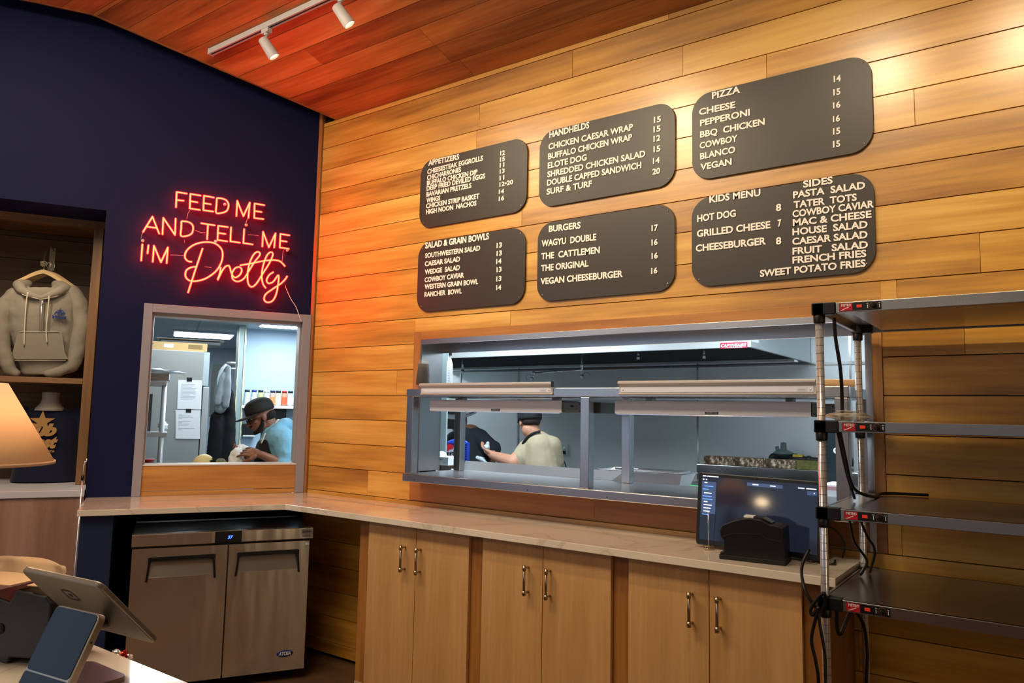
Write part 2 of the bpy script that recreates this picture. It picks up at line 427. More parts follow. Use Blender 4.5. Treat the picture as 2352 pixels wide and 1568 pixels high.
for (ya, yb) in ((.0, -1.3), (-1.3, -5.6)):
    v = [(ceil_x(y, n), y, ceil_z(y)+dz) for dz in (-.004, .04) for y, n in ((ya, CN-.012), (ya, CN), (yb, CN), (yb, CN-.012))]
    b.add(v, [(0, 1, 2, 3), (7, 6, 5, 4), (0, 4, 5, 1), (1, 5, 6, 2), (2, 6, 7, 3), (3, 7, 4, 0)])
st(b, 'trim_6', wood('ceiling edge wood', 'b3783f', '8e5a2c', '6a3d1c', 'x', 1, .45))
# right and rear walls of the shop (out of the picture, they bounce the light)
b = B(); b.box(6.6, -6.6, 0, 6.7, .2, 4.6); st(b, 'wall_far_right', mat('warm wall', '80664a', .7))
for i_, (ya, yb) in enumerate(((-1.75, -1.68), (-2.5, -2.2), (-3.3, -3.22), (-4.1, -4.0))):
    b = B(); b.box(6.585, ya, .15, 6.599, yb, 2.5); st(b, 'window_%d' % (i_+2), mat('added strip glow', 'ffe2b0', .5, emit=(1, .82, .55), es=3.2))  # glowing strips added on the unseen wall to streak the fridge steel
# ---- display niche
ND = -.34
b = B(FN); b.box(NI0-.03, -1.0, NZ0-.5, NI1+.05, -.94, 2.8)
k = 0; z = 1.0
while z < 2.72:
    b.box(NI0-.02, -.94, z+.002, NI1+.04, -.925, min(z+.152, 2.73)); z += .1543
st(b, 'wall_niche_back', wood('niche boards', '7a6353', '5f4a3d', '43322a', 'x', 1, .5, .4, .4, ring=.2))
b = B(FN); b.box(NI0-.08, -.94, .6, NI0-.03, -.34, 2.9); b.box(NI1, -.94, .6, NI1+.06, -.1, 2.9); b.box(NI0-.03, -.94, 2.735, NI1, -.34, 2.8); st(b, 'wall_niche_sides', wNicheZ)
b = B(FN); b.box(1.302, -.40, 1.04, 1.356, ND, 2.69); b.box(NI1-.5, -.40, 1.04, NI1-.447, ND, 2.69) if False else None
b.box(1.302, -.92, 1.04, 1.322, -.40, 2.69)
st(b, 'trim_7', wNicheZ, bevel=.001)
b = B(FN); b.box(1.29, -.40, 2.69, NI1, ND, 2.76); st(b, 'trim_8', wNiche, bevel=.001)
b = B(FN); b.box(1.357, -.92, 1.674, NI1, ND, 1.708)
tag(b.done('display_shelf', wNiche, base=(1.8, -.6, 1.674), bevel=.001), 'wooden shelf board in the navy wall niche, under the grey hoodie', 'shelf')
b = B(FN); b.box(NI0+.004, -.92, 1.0, NI1, .012, 1.038); st(b, 'trim_12', mat('pale ledge', 'c9c9d4', .4), bevel=.002)
b = B(FN); b.box(NI0+.004, -.10, 0, NI1, .0, .999); st(b, 'wall_niche_front', wPink)
# ================================================================== kitchen shell
KZ = 2.42
kwhite = mat('kitchen white panel', 'a9c2d8', .45)
b = B(); b.box(-2.45, 2.8, 0, 4.2, 2.9, KZ); st(b, 'wall_kitchen_back', steelK)
b = B()
for X in (-1.0, .305-.55, 1.62, 2.83): b.box(X-.008, 2.792, 0, X+.008, 2.8, KZ)
b.box(-2.4, 2.775, 1.962, 4.2, 2.8, 1.985)
st(b, 'trim_9', steelS)
b = B(FN); b.box(-1.26, -3.6, 0, .115, -3.5, KZ); st(b, 'wall_kitchen_left', kwhite)
b = B(FN); b.box(-2, -6.6, 0, 3.4, -6.5, KZ); b.box(3.3, -6.5, 0, 3.4, -.16, KZ); st(b, 'wall_kitchen_far', mat('kitchen far wall', 'b5c3cb', .5))
b = B(); b.box(4.1, .18, 0, 4.2, 2.8, KZ); st(b, 'wall_kitchen_right', mat('kitchen right wall', '9fb8c4', .5))
pts = [NF(3.4, -1.02), NF(3.4, -6.6), NF(-2, -6.6), Vector((-2.4, 2.9, 0)), Vector((4.2, 2.9, 0)), Vector((4.2, .18, 0)), Vector((.05, .18, 0)), NF(0, -.17), NF(1.20, -.17), NF(1.20, -1.02)]
b = B(); n = len(pts); vs = [(p.x, p.y, KZ) for p in pts]+[(p.x, p.y, KZ+.05) for p in pts]
b.add(vs, [tuple(range(n)), tuple(reversed(range(n, 2*n)))]+[(i, (i+1) % n, n+(i+1) % n, n+i) for i in range(n)])
def tiles():
    m, nt, bb = newmat('ceiling tile'); N = nt.nodes
    tc = N.new('ShaderNodeTexCoord'); mp = N.new('ShaderNodeMapping'); mp.inputs['Rotation'].default_value = (0, 0, AN)
    br = N.new('ShaderNodeTexBrick'); br.offset = 0; br.inputs['Scale'].default_value = 1; br.inputs['Brick Width'].default_value = 1.2; br.inputs['Row Height'].default_value = .6
    br.inputs['Mortar Size'].default_value = .012; br.inputs['Color1'].default_value = lin('b9c6c8'); br.inputs['Color2'].default_value = lin('b0bec2'); br.inputs['Mortar'].default_value = lin('98a6a8')
    L(nt, tc.outputs['Object'], mp.inputs[0]); L(nt, mp.outputs[0], br.inputs[0]); L(nt, br.outputs[0], bb.inputs['Base Color']); bb.inputs['Roughness'].default_value = .8
    return m
st(b, 'ceiling_kitchen', tiles())
b = B(); b.add([(p.x, p.y, .003) for p in pts], [tuple(range(n))]); st(b, 'floor_kitchen', mat('kitchen floor', '6d6f70', .5))
# ================================================================== menu boards
mBoard = mat('menu board', '2f2a26', .42)
mLet = mat('letters', 'f4efe6', .5, emit=None)
CAPS = {'app': (76, 84, 72), 'hand': (33, 35, 33), 'sal': (27, 34, 28), 'bur': (35, 35, 33), 'piz': (35, 37, 35), 'kid': (38, 38, 39)}
G4 = ((2.45, 900, 100), (2.4495, 1560, 100), (7.127, 960, 310))
MENU = {
 'app': ('appetizers menu board, top left of the six on the wooden wall', .973, 2.642, 1.767, 3.062, 2, [
  ('APPETIZERS', 170, 503, 675, 395, 1), ('CHEESESTEAK EGGROLLS', 155, 640, 1065, 410, 0), ('CHICHARRONES', 150, 738, 705, 600, 0), ('BUFFALO CHICKEN DIP', 148, 826, 975, 640, 0),
  ('DEEP FRIED DEVILED EGGS', 143, 914, 1100, 705, 0), ('BAVARIAN PRETZELS', 140, 1010, 875, 860, 0), ('WINGS', 140, 1110, 365, 1065, 0), ('CHICKEN STRIP BASKET', 135, 1200, 1005, 1035, 0), ('HIGH NOON  NACHOS', 133, 1298, 960, 1150, 0),
  ('12', 1350, 335, 1425, 320, 2), ('15', 1345, 438, 1425, 420, 2), ('11', 1340, 533, 1415, 518, 2), ('13', 1340, 635, 1420, 615, 2), ('11', 1337, 742, 1415, 725, 2), ('12\u202220', 1335, 848, 1560, 800, 2), ('14', 1325, 965, 1412, 950, 2), ('16', 1325, 1080, 1415, 1060, 2)], .0305, .0335),
 'hand': ('handhelds menu board, top middle of the six', 1.848, 2.642, 2.632, 3.062, 0, [
  ('HANDHELDS', 887, 530, 1112, 475, 1), ('CHICKEN CAESAR WRAP', 882, 597, 1358, 485, 0), ('BUFFALO CHICKEN WRAP', 880, 652, 1353, 540, 0), ('ELOTE DOG', 878, 703, 1097, 655, 0), ('SHREDDED CHICKEN SALAD', 876, 753, 1427, 635, 0),
  ('DOUBLE CAPPED SANDWICH', 874, 800, 1405, 700, 0), ('SURF & TURF', 872, 850, 1127, 803, 0),
  ('15', 1475, 447, 1515, 440, 2), ('15', 1473, 500, 1513, 492, 2), ('12', 1473, 553, 1512, 545, 2), ('15', 1473, 612, 1512, 605, 2), ('14', 1470, 678, 1508, 670, 2), ('20', 1467, 738, 1510, 730, 2)], .0315, .034),
 'sal': ('salad and grain bowls menu board, bottom left of the six', .975, 2.131, 1.765, 2.555, 0, [
  ('SALAD & GRAIN BOWLS', 188, 1153, 547, 1100, 1), ('SOUTHWESTERN SALAD', 188, 1207, 497, 1163, 0), ('CAESAR SALAD', 186, 1253, 384, 1225, 0), ('WEDGE  SALAD', 186, 1299, 383, 1273, 0), ('COWBOY CAVIAR', 185, 1343, 406, 1315, 0),
  ('WESTERN GRAIN BOWL', 185, 1382, 486, 1352, 0), ('RANCHER  BOWL', 184, 1425, 394, 1405, 0),
  ('13', 590, 1150, 620, 1145, 2), ('13', 590, 1195, 620, 1190, 2), ('14', 588, 1240, 617, 1236, 2), ('13', 590, 1286, 618, 1282, 2), ('13', 588, 1338, 617, 1334, 2), ('14', 588, 1387, 616, 1384, 2)], .0275, .034),
 'bur': ('burgers menu board, bottom middle of the six', 1.845, 2.131, 2.63, 2.556, 0, [
  ('BURGERS', 884, 1060, 1063, 1038, 1), ('WAGYU  DOUBLE', 843, 1142, 1151, 1105, 0), ('THE  CATTLEMEN', 841, 1214, 1171, 1178, 0), ('THE ORIGINAL', 840, 1281, 1107, 1253, 0), ('VEGAN CHEESEBURGER', 837, 1355, 1300, 1312, 0),
  ('17', 1462, 1055, 1498, 1050, 2), ('16', 1462, 1135, 1496, 1131, 2), ('16', 1462, 1211, 1497, 1207, 2), ('16', 1460, 1295, 1495, 1291, 2)], .0335, .0335),
 'piz': ('pizza menu board, top right of the six', 2.718, 2.642, 3.501, 3.06, 1, [
  ('PIZZA', 185, 312, 343, 275, 1), ('CHEESE', 112, 403, 317, 360, 0), ('PEPPERONI', 118, 465, 398, 403, 0), ('BBQ  CHICKEN', 118, 530, 482, 455, 0), ('COWBOY', 116, 592, 330, 548, 0), ('BLANCO', 118, 652, 316, 612, 0), ('VEGAN', 120, 712, 296, 680, 0),
  ('14', 870, 217, 910, 210, 2), ('15', 868, 292, 908, 285, 2), ('16', 866, 366, 908, 358, 2), ('16', 866, 442, 905, 435, 2), ('15', 866, 512, 907, 506, 2), ('15', 866, 584, 907, 578, 2)], .0335, .0335),
 'kid': ('kids menu and sides menu board, bottom right of the six', 2.714, 2.136, 3.497, 2.556, 1, [
  ('KIDS MENU', 171, 895, 458, 855, 1), ('HOT DOG', 102, 1003, 319, 972, 0), ('8', 545, 943, 575, 938, 2), ('GRILLED CHEESE', 100, 1088, 514, 1037, 0), ('7', 555, 1030, 576, 1026, 2), ('CHEESEBURGER', 94, 1170, 489, 1128, 0), ('8', 545, 1130, 575, 1126, 2),
  ('SIDES', 698, 810, 865, 785, 1), ('PASTA  SALAD', 641, 870, 1047, 815, 0), ('TATER  TOTS', 645, 925, 1000, 882, 0), ('COWBOY CAVIAR', 638, 977, 1097, 920, 0), ('MAC & CHEESE', 640, 1026, 1083, 980, 0), ('HOUSE  SALAD', 638, 1078, 1061, 1035, 0),
  ('CAESAR SALAD', 637, 1132, 1061, 1093, 0), ('FRUIT   SALAD', 638, 1186, 1063, 1150, 0), ('FRENCH FRIES', 638, 1237, 1054, 1198, 0), ('SWEET POTATO FRIES', 455, 1312, 1050, 1253, 0)], .035, .0335),
}
for key, (lab, x0, z0, x1, z1, gi, lines, hh, hd) in MENU.items():
    sc, ox, oy = G4[gi]
    t = thing('menu_sign', 'dark '+lab if False else 'black '+lab, 'menu board', ((x0+x1)/2, -.012, z0), FW, 'menu boards')
    b = B(); b.prism(rrect(x0, z0, x1, z1, .092, 10), XZ, -.0125, -.0065); b.done('board_panel', mBoard, t, bevel=.0008)
    for nm, kinds in (('heading_lettering', (1,)), ('item_lettering', (0,)), ('price_lettering', (2,))):
        for s, ax, ay, bx, by, kd in lines:
            if kd not in kinds: continue
            b = B()
            p = Wp(ox+ax/sc, oy+ay/sc, -.0145); q = Wp(ox+bx/sc, oy+by/sc, -.0145)
            dz = max(-.006, min(.006, q.z-p.z)); u = Vector((q.x-p.x, 0, dz)).normalized()
            hp = CAPS[key][kd]; h = p.z-Wp(ox+ax/sc, oy+ay/sc-hp/sc, -.0145).z; h = abs(h)
            text(b, s, (p.x, -.0126, p.z), u, (0, 0, 1), width=q.x-p.x, height=h, ext=.0035, off=.03)
            b.done(nm, mLet, t)
    b = B()
    for sx in (x0+.035, x1-.035):
        for sz in (z0+.035, z1-.035): b.cyl((sx, -.0125, sz), (sx, -.0145, sz), .0042, .003, 10)
    b.done('screws', brass, t)
    b = B()
    for sx in (x0+.035, x1-.035):
        for sz in (z0+.035, z1-.035): b.cyl((sx, .0, sz), (sx, -.0068, sz), .006, .006, 8)
    b.done('standoffs', black, t)
# ================================================================== neon sign
NEON = [
 [(560, 370), (568, 200), (680, 218)], [(565, 290), (645, 298)],
 [(835, 240), (722, 222), (715, 385), (828, 402)], [(718, 302), (800, 316)],
 [(985, 262), (875, 242), (868, 405), (978, 420)], [(872, 325), (950, 338)],
 [(1240, 470), (1250, 300), (1318, 472), (1390, 320), (1375, 490)],
 [(1553, 348), (1445, 330), (1440, 492), (1543, 505)], [(1442, 413), (1522, 425)],
 [(190, 648), (295, 478), (370, 668)], [(228, 590), (340, 605)],
 [(408, 675), (418, 492), (548, 684), (556, 500)],
 [(845, 552), (995, 575)], [(920, 563), (910, 730)],
 [(1143, 595), (1035, 580), (1028, 740), (1135, 755)], [(1030, 660), (1115, 672)],
 [(1180, 598), (1172, 755), (1278, 770)], [(1328, 618), (1318, 775), (1422, 790)],
 [(1532, 812), (1540, 648), (1605, 822), (1680, 665), (1665, 825)],
 [(1835, 688), (1735, 672), (1728, 825), (1828, 838)], [(1730, 748), (1805, 758)],
 [(182, 790), (168, 970)], [(250, 800), (240, 890)], [(298, 985), (312, 805), (390, 990), (468, 825), (455, 1000)]]
NEONC = [
 [(1020, 268), (1015, 350), (1012, 432), (1065, 437), (1130, 412), (1152, 350), (1130, 298), (1080, 274), (1020, 268)],
 [(622, 528), (618, 610), (615, 690), (670, 697), (735, 668), (754, 605), (736, 560), (690, 535), (622, 528)],
 [(740, 987), (690, 975), (660, 930), (680, 860), (760, 795), (870, 765), (980, 772), (1055, 820), (1085, 890), (1070, 990), (1010, 1090), (900, 1170), (790, 1202), (710, 1195), (668, 1150), (675, 1085), (725, 1050), (790, 1040)],
 [(860, 832), (780, 1070), (695, 1335)],
 [(1062, 1045), (1055, 1110), (1028, 1190), (1070, 1105), (1110, 1045), (1150, 1028), (1168, 1055), (1178, 1095), (1198, 1140), (1230, 1162), (1280, 1130), (1300, 1078), (1275, 1045), (1225, 1058), (1192, 1115), (1200, 1180), (1255, 1207), (1325, 1172), (1385, 1080), (1445, 985), (1500, 915), (1500, 882), (1470, 875), (1430, 910), (1388, 1000), (1366, 1120), (1372, 1225), (1410, 1267), (1465, 1230), (1535, 1120), (1605, 1010), (1645, 925), (1648, 888), (1620, 878), (1580, 920), (1540, 1030), (1525, 1150), (1540, 1235), (1572, 1283)],
 [(1280, 1025), (1400, 1005), (1520, 980), (1640, 966), (1720, 975), (1765, 1010), (1787, 1038)],
 [(1658, 1100), (1610, 1132), (1580, 1190), (1602, 1228), (1655, 1208), (1700, 1145), (1716, 1148), (1710, 1230), (1690, 1340), (1650, 1420), (1590, 1442), (1552, 1410), (1570, 1350), (1650, 1290), (1740, 1230), (1790, 1180), (1812, 1145)]]
def npx(x, y, n=.045): return Np(290+x/4.9, 400+y/4.9, n)
nCore = mat('neon core', 'ffb070', .4, emit=(1.0, .10, .02), es=6.5)
nJack = mat('neon jacket', (.9, .02, .02), .5, emit=(1.0, .003, .006), es=42.0)
c0 = npx(1000, 800, 0)
sg = thing('neon_sign', 'glowing red neon sign of three text lines on the navy wall', 'neon sign', (c0.x, 0, c0.z), FN)
GR = lambda L_: 0 if max(p[1] for p in L_) < 510 else (1 if max(p[1] for p in L_) < 850 and L_[0][0] != 250 and L_[0] != (622, 1) and min(p[1] for p in L_) < 760 else (2 if max(p[0] for p in L_) < 480 else 3))
for nm, off, gi in [(a_, o_, g_) for g_ in range(4) for a_, o_ in (('neon_tube', .052), ('neon_jacket', .040))]:
    b = B(FN)
    for L_ in [q_ for q_ in NEON if GR(q_) == gi]:
        pts = [npx(*p, n=off) for p in L_]
        for i in range(len(pts)-1): b.caps(pts[i], pts[i+1], *((.0036,)*2 if nm == 'neon_tube' else (.0062,)*2), seg=8, rings=3)
    for L_ in [q_ for q_ in NEONC if GR(q_) == gi]:
        pts = bez([npx(*p, n=off) for p in L_], 6); b.tube(pts, .0036 if nm == 'neon_tube' else .0062, 8)
    b.done(nm, nCore if nm == 'neon_tube' else nJack, sg, recalc=False)
b = B(FN)
for L_ in NEON+NEONC:
    for p in (L_[0], L_[-1]): q = npx(*p, n=.036); b.cyl((q.x, .0, q.z), (q.x, .036, q.z), .0018, .0018, 6)
b.done('stand_off_pins', chrome, sg)
b = B(FN)
for p in ((1108, 342), (1350, 575), (185, 750), (1005, 758), (1812, 858)):
    q = npx(*p, n=.03); b.lathe([(.0, 0), (.009, .001), (.011, .008), (.008, .014), (.0, .017)], (q.x, .03, q.z), 14, Matrix.Rotation(-PI/2, 3, 'X')); b.cyl((q.x, .0, q.z), (q.x, .032, q.z), .005, .005, 10)
b.done('mounting_knobs', chrome, sg)
wire = mat('clear wire', 'c9c4c8', .3)
b = B(FN)
for L_ in ([(718, 405), (690, 450), (682, 500)], [(1370, 495), (1352, 530), (1345, 560)], [(780, 632), (830, 652), (890, 660)], [(1370, 682), (1430, 684), (1490, 692)], [(498, 908), (570, 910), (645, 918)], [(1768, 858), (1760, 920), (1755, 980)], [(188, 650), (172, 690), (165, 730)], [(655, 740), (655, 770)], [(880, 1040), (960, 1050)]):
    b.tube(bez([npx(*p, n=.04) for p in L_], 4), .0012, 5)
b.done('connecting_wires', wire, sg)
b = B(FN); P = [Np(x, y, n) for x, y, n in ((655, 655, .03), (658, 664, .012), (668, 686, .01), (680, 705, .01), (686, 722, .024), (692, 738, .026))]
b.tube(bez(P, 6), .0022, 8); b.done('power_lead', white, sg)
# ================================================================== track lights
trackm = mat('white track metal', 'c9c9cc', .45)
lampglow = mat('lamp glow', 'fff0c0', .5, emit=(1, .72, .4), es=22)
TY, TZ = -.80, 3.747-.014
t = thing('track_rail', 'white ceiling track rail with two spotlights on the wooden ceiling', 'track rail', (.6, TY, TZ))
b = B(); b.box(-.09, TY-.017, TZ-.018, 1.9, TY-.006, TZ+.016); b.box(-.09, TY+.006, TZ-.018, 1.9, TY+.017, TZ+.016); b.box(-.089, TY-.0058, TZ+.0, 1.899, TY+.0058, TZ+.015); b.done('rail_body', trackm, t, bevel=.001)
b = B(); b.box(-.085, TY-.006, TZ-.014, 1.895, TY+.006, TZ-.001); b.done('rail_slot', black, t)
b = B(); b.box(-.096, TY-.019, TZ-.021, -.086, TY+.019, TZ+.018); b.done('end_cap', trackm, t, bevel=.001)
b = B(); R4 = Matrix.Rotation(0, 3, 'Z'); b.box(.1, TY-.012, TZ+.01, .16, TY+.012, TZ+.03); b.box(1.5, TY-.012, TZ+.01, 1.56, TY+.012, TZ+.03); b.done('mounting_clips', trackm, t)
def spot_head(x, y, z, aim, label, energy, first=None, size=62, blend=.9):
    """small cylinder spotlight on a stem below a track"""
    d = (Vector(aim)-Vector((x, y, z-.09))).normalized()
    if first is None:
        t = thing('spotlight', label, 'spotlight', (x, y, z), FW, 'track spotlights')
        b = B(); b.box(x-.03, y-.016, z-.032, x+.03, y+.016, z-.004); b.cyl((x, y, z-.03), (x, y, z-.045), .014, .014); b.done('adapter', trackm, t, bevel=.002)
        b = B(); b.cyl((x, y, z-.04), (x, y, z-.085), .006, .006, 12); b.done('stem', trackm, t)
        c = Vector((x, y, z-.095)); a, e = c-d*.035, c+d*.085
        b = B(); M4, l = b.axis(a, e); b.ring([(.0, 0), (.024, .0), (.028, .004), (.034, l-.002), (.034, l), (.030, l), (.028, l-.02), (.0, l-.02)], M4, 28, cap=False); b.done('lamp_head', trackm, t)
        b = B(); M4, l = b.axis(a, e); b.ring([(.0, l-.012), (.027, l-.012)], M4, 24, cap=False); b.done('lamp_lens', lampglow, t)
    ld = bpy.data.lights.new('spot_beam', 'SPOT'); ld.energy = energy; ld.color = (1, .80, .52); ld.spot_size = math.radians(size); ld.spot_blend = blend; ld.shadow_soft_size = .04
    lo = bpy.data.objects.new('spot_beam', ld); COL.objects.link(lo)
    q = Vector((0, 0, -1)).rotation_difference(d); lo.matrix_world = Matrix.Translation(Vector((x, y, z-.095))+d*.10)@q.to_matrix().to_4x4()
    return lo
spot_head(.47, TY, TZ-.014, (1.0, .0, 2.3), 'white track spotlight nearer the rail end, by the navy wall', 9)
spot_head(1.10, TY, TZ-.014, (1.75, .0, 2.3), 'white track spotlight second from the rail end, cut by the top of the photo', 14)
# second row further from the wall: these light the boards
T2Y, T2Z = -1.75, 3.875
t = thing('track_rail', 'white ceiling track rail further from the wooden wall, above the service area', 'track rail', (2.5, T2Y, T2Z))
b = B(); b.box(.2, T2Y-.017, T2Z-.018, 5.6, T2Y+.017, T2Z+.014); b.done('rail_body', trackm, t, bevel=.001)
for i, (x, ax, en, az) in enumerate(((.9, 1.2, 44, 2.2), (2.0, 2.1, 78, 2.3), (3.3, 3.3, 72, 2.2), (4.0, 4.5, 68, 2.3), (5.2, 5.4, 60, 2.0))):
    spot_head(x, T2Y, T2Z-.014, (ax, 0, az), 'white track spotlight over the service area, %s from the navy wall' % ('first', 'second', 'third', 'fourth', 'fifth')[i], en, size=78)
# ================================================================== countertop and what is under it
zt = .993
poly = [(0.0, -.001), (3.42, -.001), (3.42, -.49), (.447, -.49)]
e0 = NF(1.25, .62); e1 = NF(1.262, .0); poly2 = poly+[(e0.x, e0.y), (e1.x, e1.y)]
poly2[0] = (.0, -.001)
b = B(); b.prism(poly2, XY, .962, zt)
tag(b.done('countertop', quartz, base=(.8, -.3, .962), bevel=.002), 'cream stone countertop turning the corner above the fridge and cabinets', 'countertop')
mSeam = mat('seam', '8d8378', .5)
# undercounter fridge
FR = .6
t = thing('undercounter_fridge', 'two-door stainless steel undercounter fridge below the corner counter', 'fridge', (.51, .3, 0), FN)
b = B(FN); b.box(.045, .06, .055, .985, FR-.06, .852); b.done('cabinet_body', mat('fridge body', (.35, .34, .33), .35, 1), t, bevel=.002)
b = B(FN); b.box(.036, FR-.06, .788, .988, FR, .852); b.done('control_strip', steelF, t, bevel=.003)
b = B(FN); b.box(.036, FR-.058, .780, .988, FR-.012, .787); b.done('door_gasket', blackM, t)
dp = B(FN); dp.box(.433, FR, .789, .573, FR+.003, .851); dp = dp.done('display_panel', black, t, bevel=.001)
b = B(FN); q = Np(523, 1237, FR+.003); text(b, '37', (q.x, FR+.0032, q.z), (-1, 0, 0), (0, 0, 1), height=.017, ext=.0005, off=.02, shear=.2); b.done('readout', mat('blue digits', '1030ff', .5, emit=(.02, .08, 1), es=9), dp)
lb = B(FN); lb.box(.04, FR, .795, .106, FR+.001, .845); lb = lb.done('maker_label', mat('label silver', 'b7b4b2', .5), t)
b = B(FN); text(b, 'EASTERN', (.097, FR+.0012, .822), (-1, 0, 0), (0, 0, 1), width=.048, height=.013, ext=.0003, off=.02); b.box(.05, FR+.001, .807, .098, FR+.0014, .809); b.box(.05, FR+.001, .801, .098, FR+.0014, .803); b.done('label_print', black, lb)
def fridge_door(s0, s1, h0, h1, hz0, hz1):
    z0, z1 = .058, .777; D = .045
    b = B(FN)
    for q in ((s0, z0, s1, hz0), (s0, hz1, s1, z1), (s0, hz0, h0, hz1), (h1, hz0, s1, hz1)): b.box(q[0], FR-D, q[1], q[2], FR, q[3])
    d = b.done('door', steelF, t)
    b = B(FN); y0, y1 = FR-.036, FR-.001
    b.add([(h0, y1, hz0), (h1, y1, hz0), (h1, y0, hz1), (h0, y0, hz1), (h0, y1-.004, hz0), (h1, y1-.004, hz0), (h1, y0-.004, hz1), (h0, y0-.004, hz1)], [(0, 1, 2, 3), (7, 6, 5, 4), (0, 4, 5, 1), (1, 5, 6, 2), (2, 6, 7, 3), (3, 7, 4, 0)])
    h = b.done('handle_scoop', steel, d)
    b = B(FN); w = .017
    P = [(h0-.008, hz0-.02), (h0+.005, hz1+.004), (h1-.005, hz1+.004), (h1+.008, hz0-.02), (h1-.004, hz0-.02), (h1-.014, hz1-.016), (h0+.014, hz1-.016), (h0+.004, hz0-.02)]
    b.prism(P, XZ, FR-.001, FR+.006); b.done('handle_trim', black, d, bevel=.002)
    b = B(FN); b.box(h0-.002, FR-.04, hz1-.018, h1+.002, FR-.001, hz1); b.done('grip_recess', blackM, d)
    return d
d1 = fridge_door(.504, .982, .565, .903, .622, .728)
d2 = fridge_door(.056, .496, .112, .452, .622, .728)
lg = B(FN); q = Np(654, 1500, FR); lg.lathe([(.0, 0), (.046, 0), (.046, .002), (.043, .003), (.0, .003)], (0, 0, 0), 40, cap=False)
for v in lg.bm.verts:
    x, y, z = v.co; v.co = Vector((q.x+x, FR+z, q.z+y*.42))
lg = lg.done('logo_badge', mat('badge blue', '20306e', .35), d2)
b = B(FN); text(b, 'ATOSA', (q.x+.034, FR+.0032, q.z-.009), (-1, 0, 0), (0, 0, 1), width=.066, height=.019, ext=.0006, off=.02, shear=.25); b.done('badge_lettering', white, lg)
b = B(FN); b.box(.058, FR, .753, .079, FR+.001, .766); b.done('small_sticker', white, d2)
for s in (.12, .9):
    for n_ in (.12, .5):
        b = B(FN); b.cyl((s, n_-.012, .026), (s, n_+.012, .026), .026, .026, 20); b.box(s-.02, n_-.02, .04, s+.02, n_+.02, .058); b.done('caster', black, t)
# cabinets
def cabinet(x0, x1, fl, label, hx, hy):
    t = thing('base_cabinet', label, 'cabinet', ((x0+x1)/2, -.25, 0), FW, 'wooden base cabinets')
    b = B(); b.box(fl, -.42, .12, x1, -.03, .9615); b.done('cabinet_body', wFill, t, bevel=.001)
    b = B(); b.box(fl, -.424, 0, x1, -.03, .119); b.done('plinth', mat('pale plinth', 'b79a78', .5), t)
    xm = (x0+x1)/2
    for (a, c, h) in ((x0+.001, xm-.0015, hx), (xm+.0015, x1-.001, hy)):
        b = B(); b.box(a, -.44, .128, c, -.4205, .957); d = b.done('door', wCab, t, bevel=.001)
        b = B(); b.cyl((h, -.475, .735), (h, -.475, .862), .0062, .0062, 14)
        for z in (.745, .852): b.cyl((h, -.475, z-.009), (h, -.475, z+.009), .009, .009, 14); b.cyl((h, -.441, z), (h, -.475, z), .005, .005, 10)
        for z in (.735, .862): b.cyl((h, -.475, z-.002), (h, -.475, z+.002), .0078, .0078, 14)
        b.done('handle', brass, d)
    return t
cabinet(1.085, 1.768, 1.0, 'maple two-door cabinet next to the fridge gap', 1.355, 1.460)
cabinet(1.849, 2.529, 1.769, 'maple two-door cabinet in the middle of the counter run', 2.113, 2.229)
cabinet(2.608, 3.295, 2.530, 'maple two-door cabinet below the till monitor', 2.884, 2.995)
b = B(); b.box(3.296, -.422, 0, 3.385, -.03, .9615); tag(b.done('end_panel', wFill, base=(3.34, -.2, 0), bevel=.001), 'narrow wooden end panel of the cabinet run beside the rack', 'panel')
# ================================================================== steel warming rack
RX, RF, RB, RX1 = 3.435, -.70, -.09, 4.72
t = thing('warming_rack', 'four-tier steel heated shelf rack on chrome posts right of the counter', 'rack', ((RX+RX1)/2, -.4, 0))
for (x, y) in ((RX, RF), (RX, RB), (RX1, RF), (RX1, RB)):
    b = B(); pr = []; z = .10
    ztop = 1.90
    while z < ztop:
        pr += [z]; z += .0254
    b.cyl((x, y, .10), (x, y, ztop), .0127, .0127, 24); p = b.done('post', chrome, t)
    b = B()
    for z in pr: b.cyl((x, y, z), (x, y, z+.0014), .01285, .01285, 20, smooth=True)
    b.done('groove_marks', mat('groove dark', (.12, .12, .13), .4, 1), p)
    b = B(); b.cyl((x, y, .0), (x, y, .03), .02, .02, 16); b.cyl((x, y, .03), (x, y, .11), .010, .010, 12); b.done('foot', black, p)
TIERS = (1.914, 1.53, 1.254, .974)
mRed = mat('switch red', 'd5301a', .35, emit=(.9, .08, .02), es=.15)
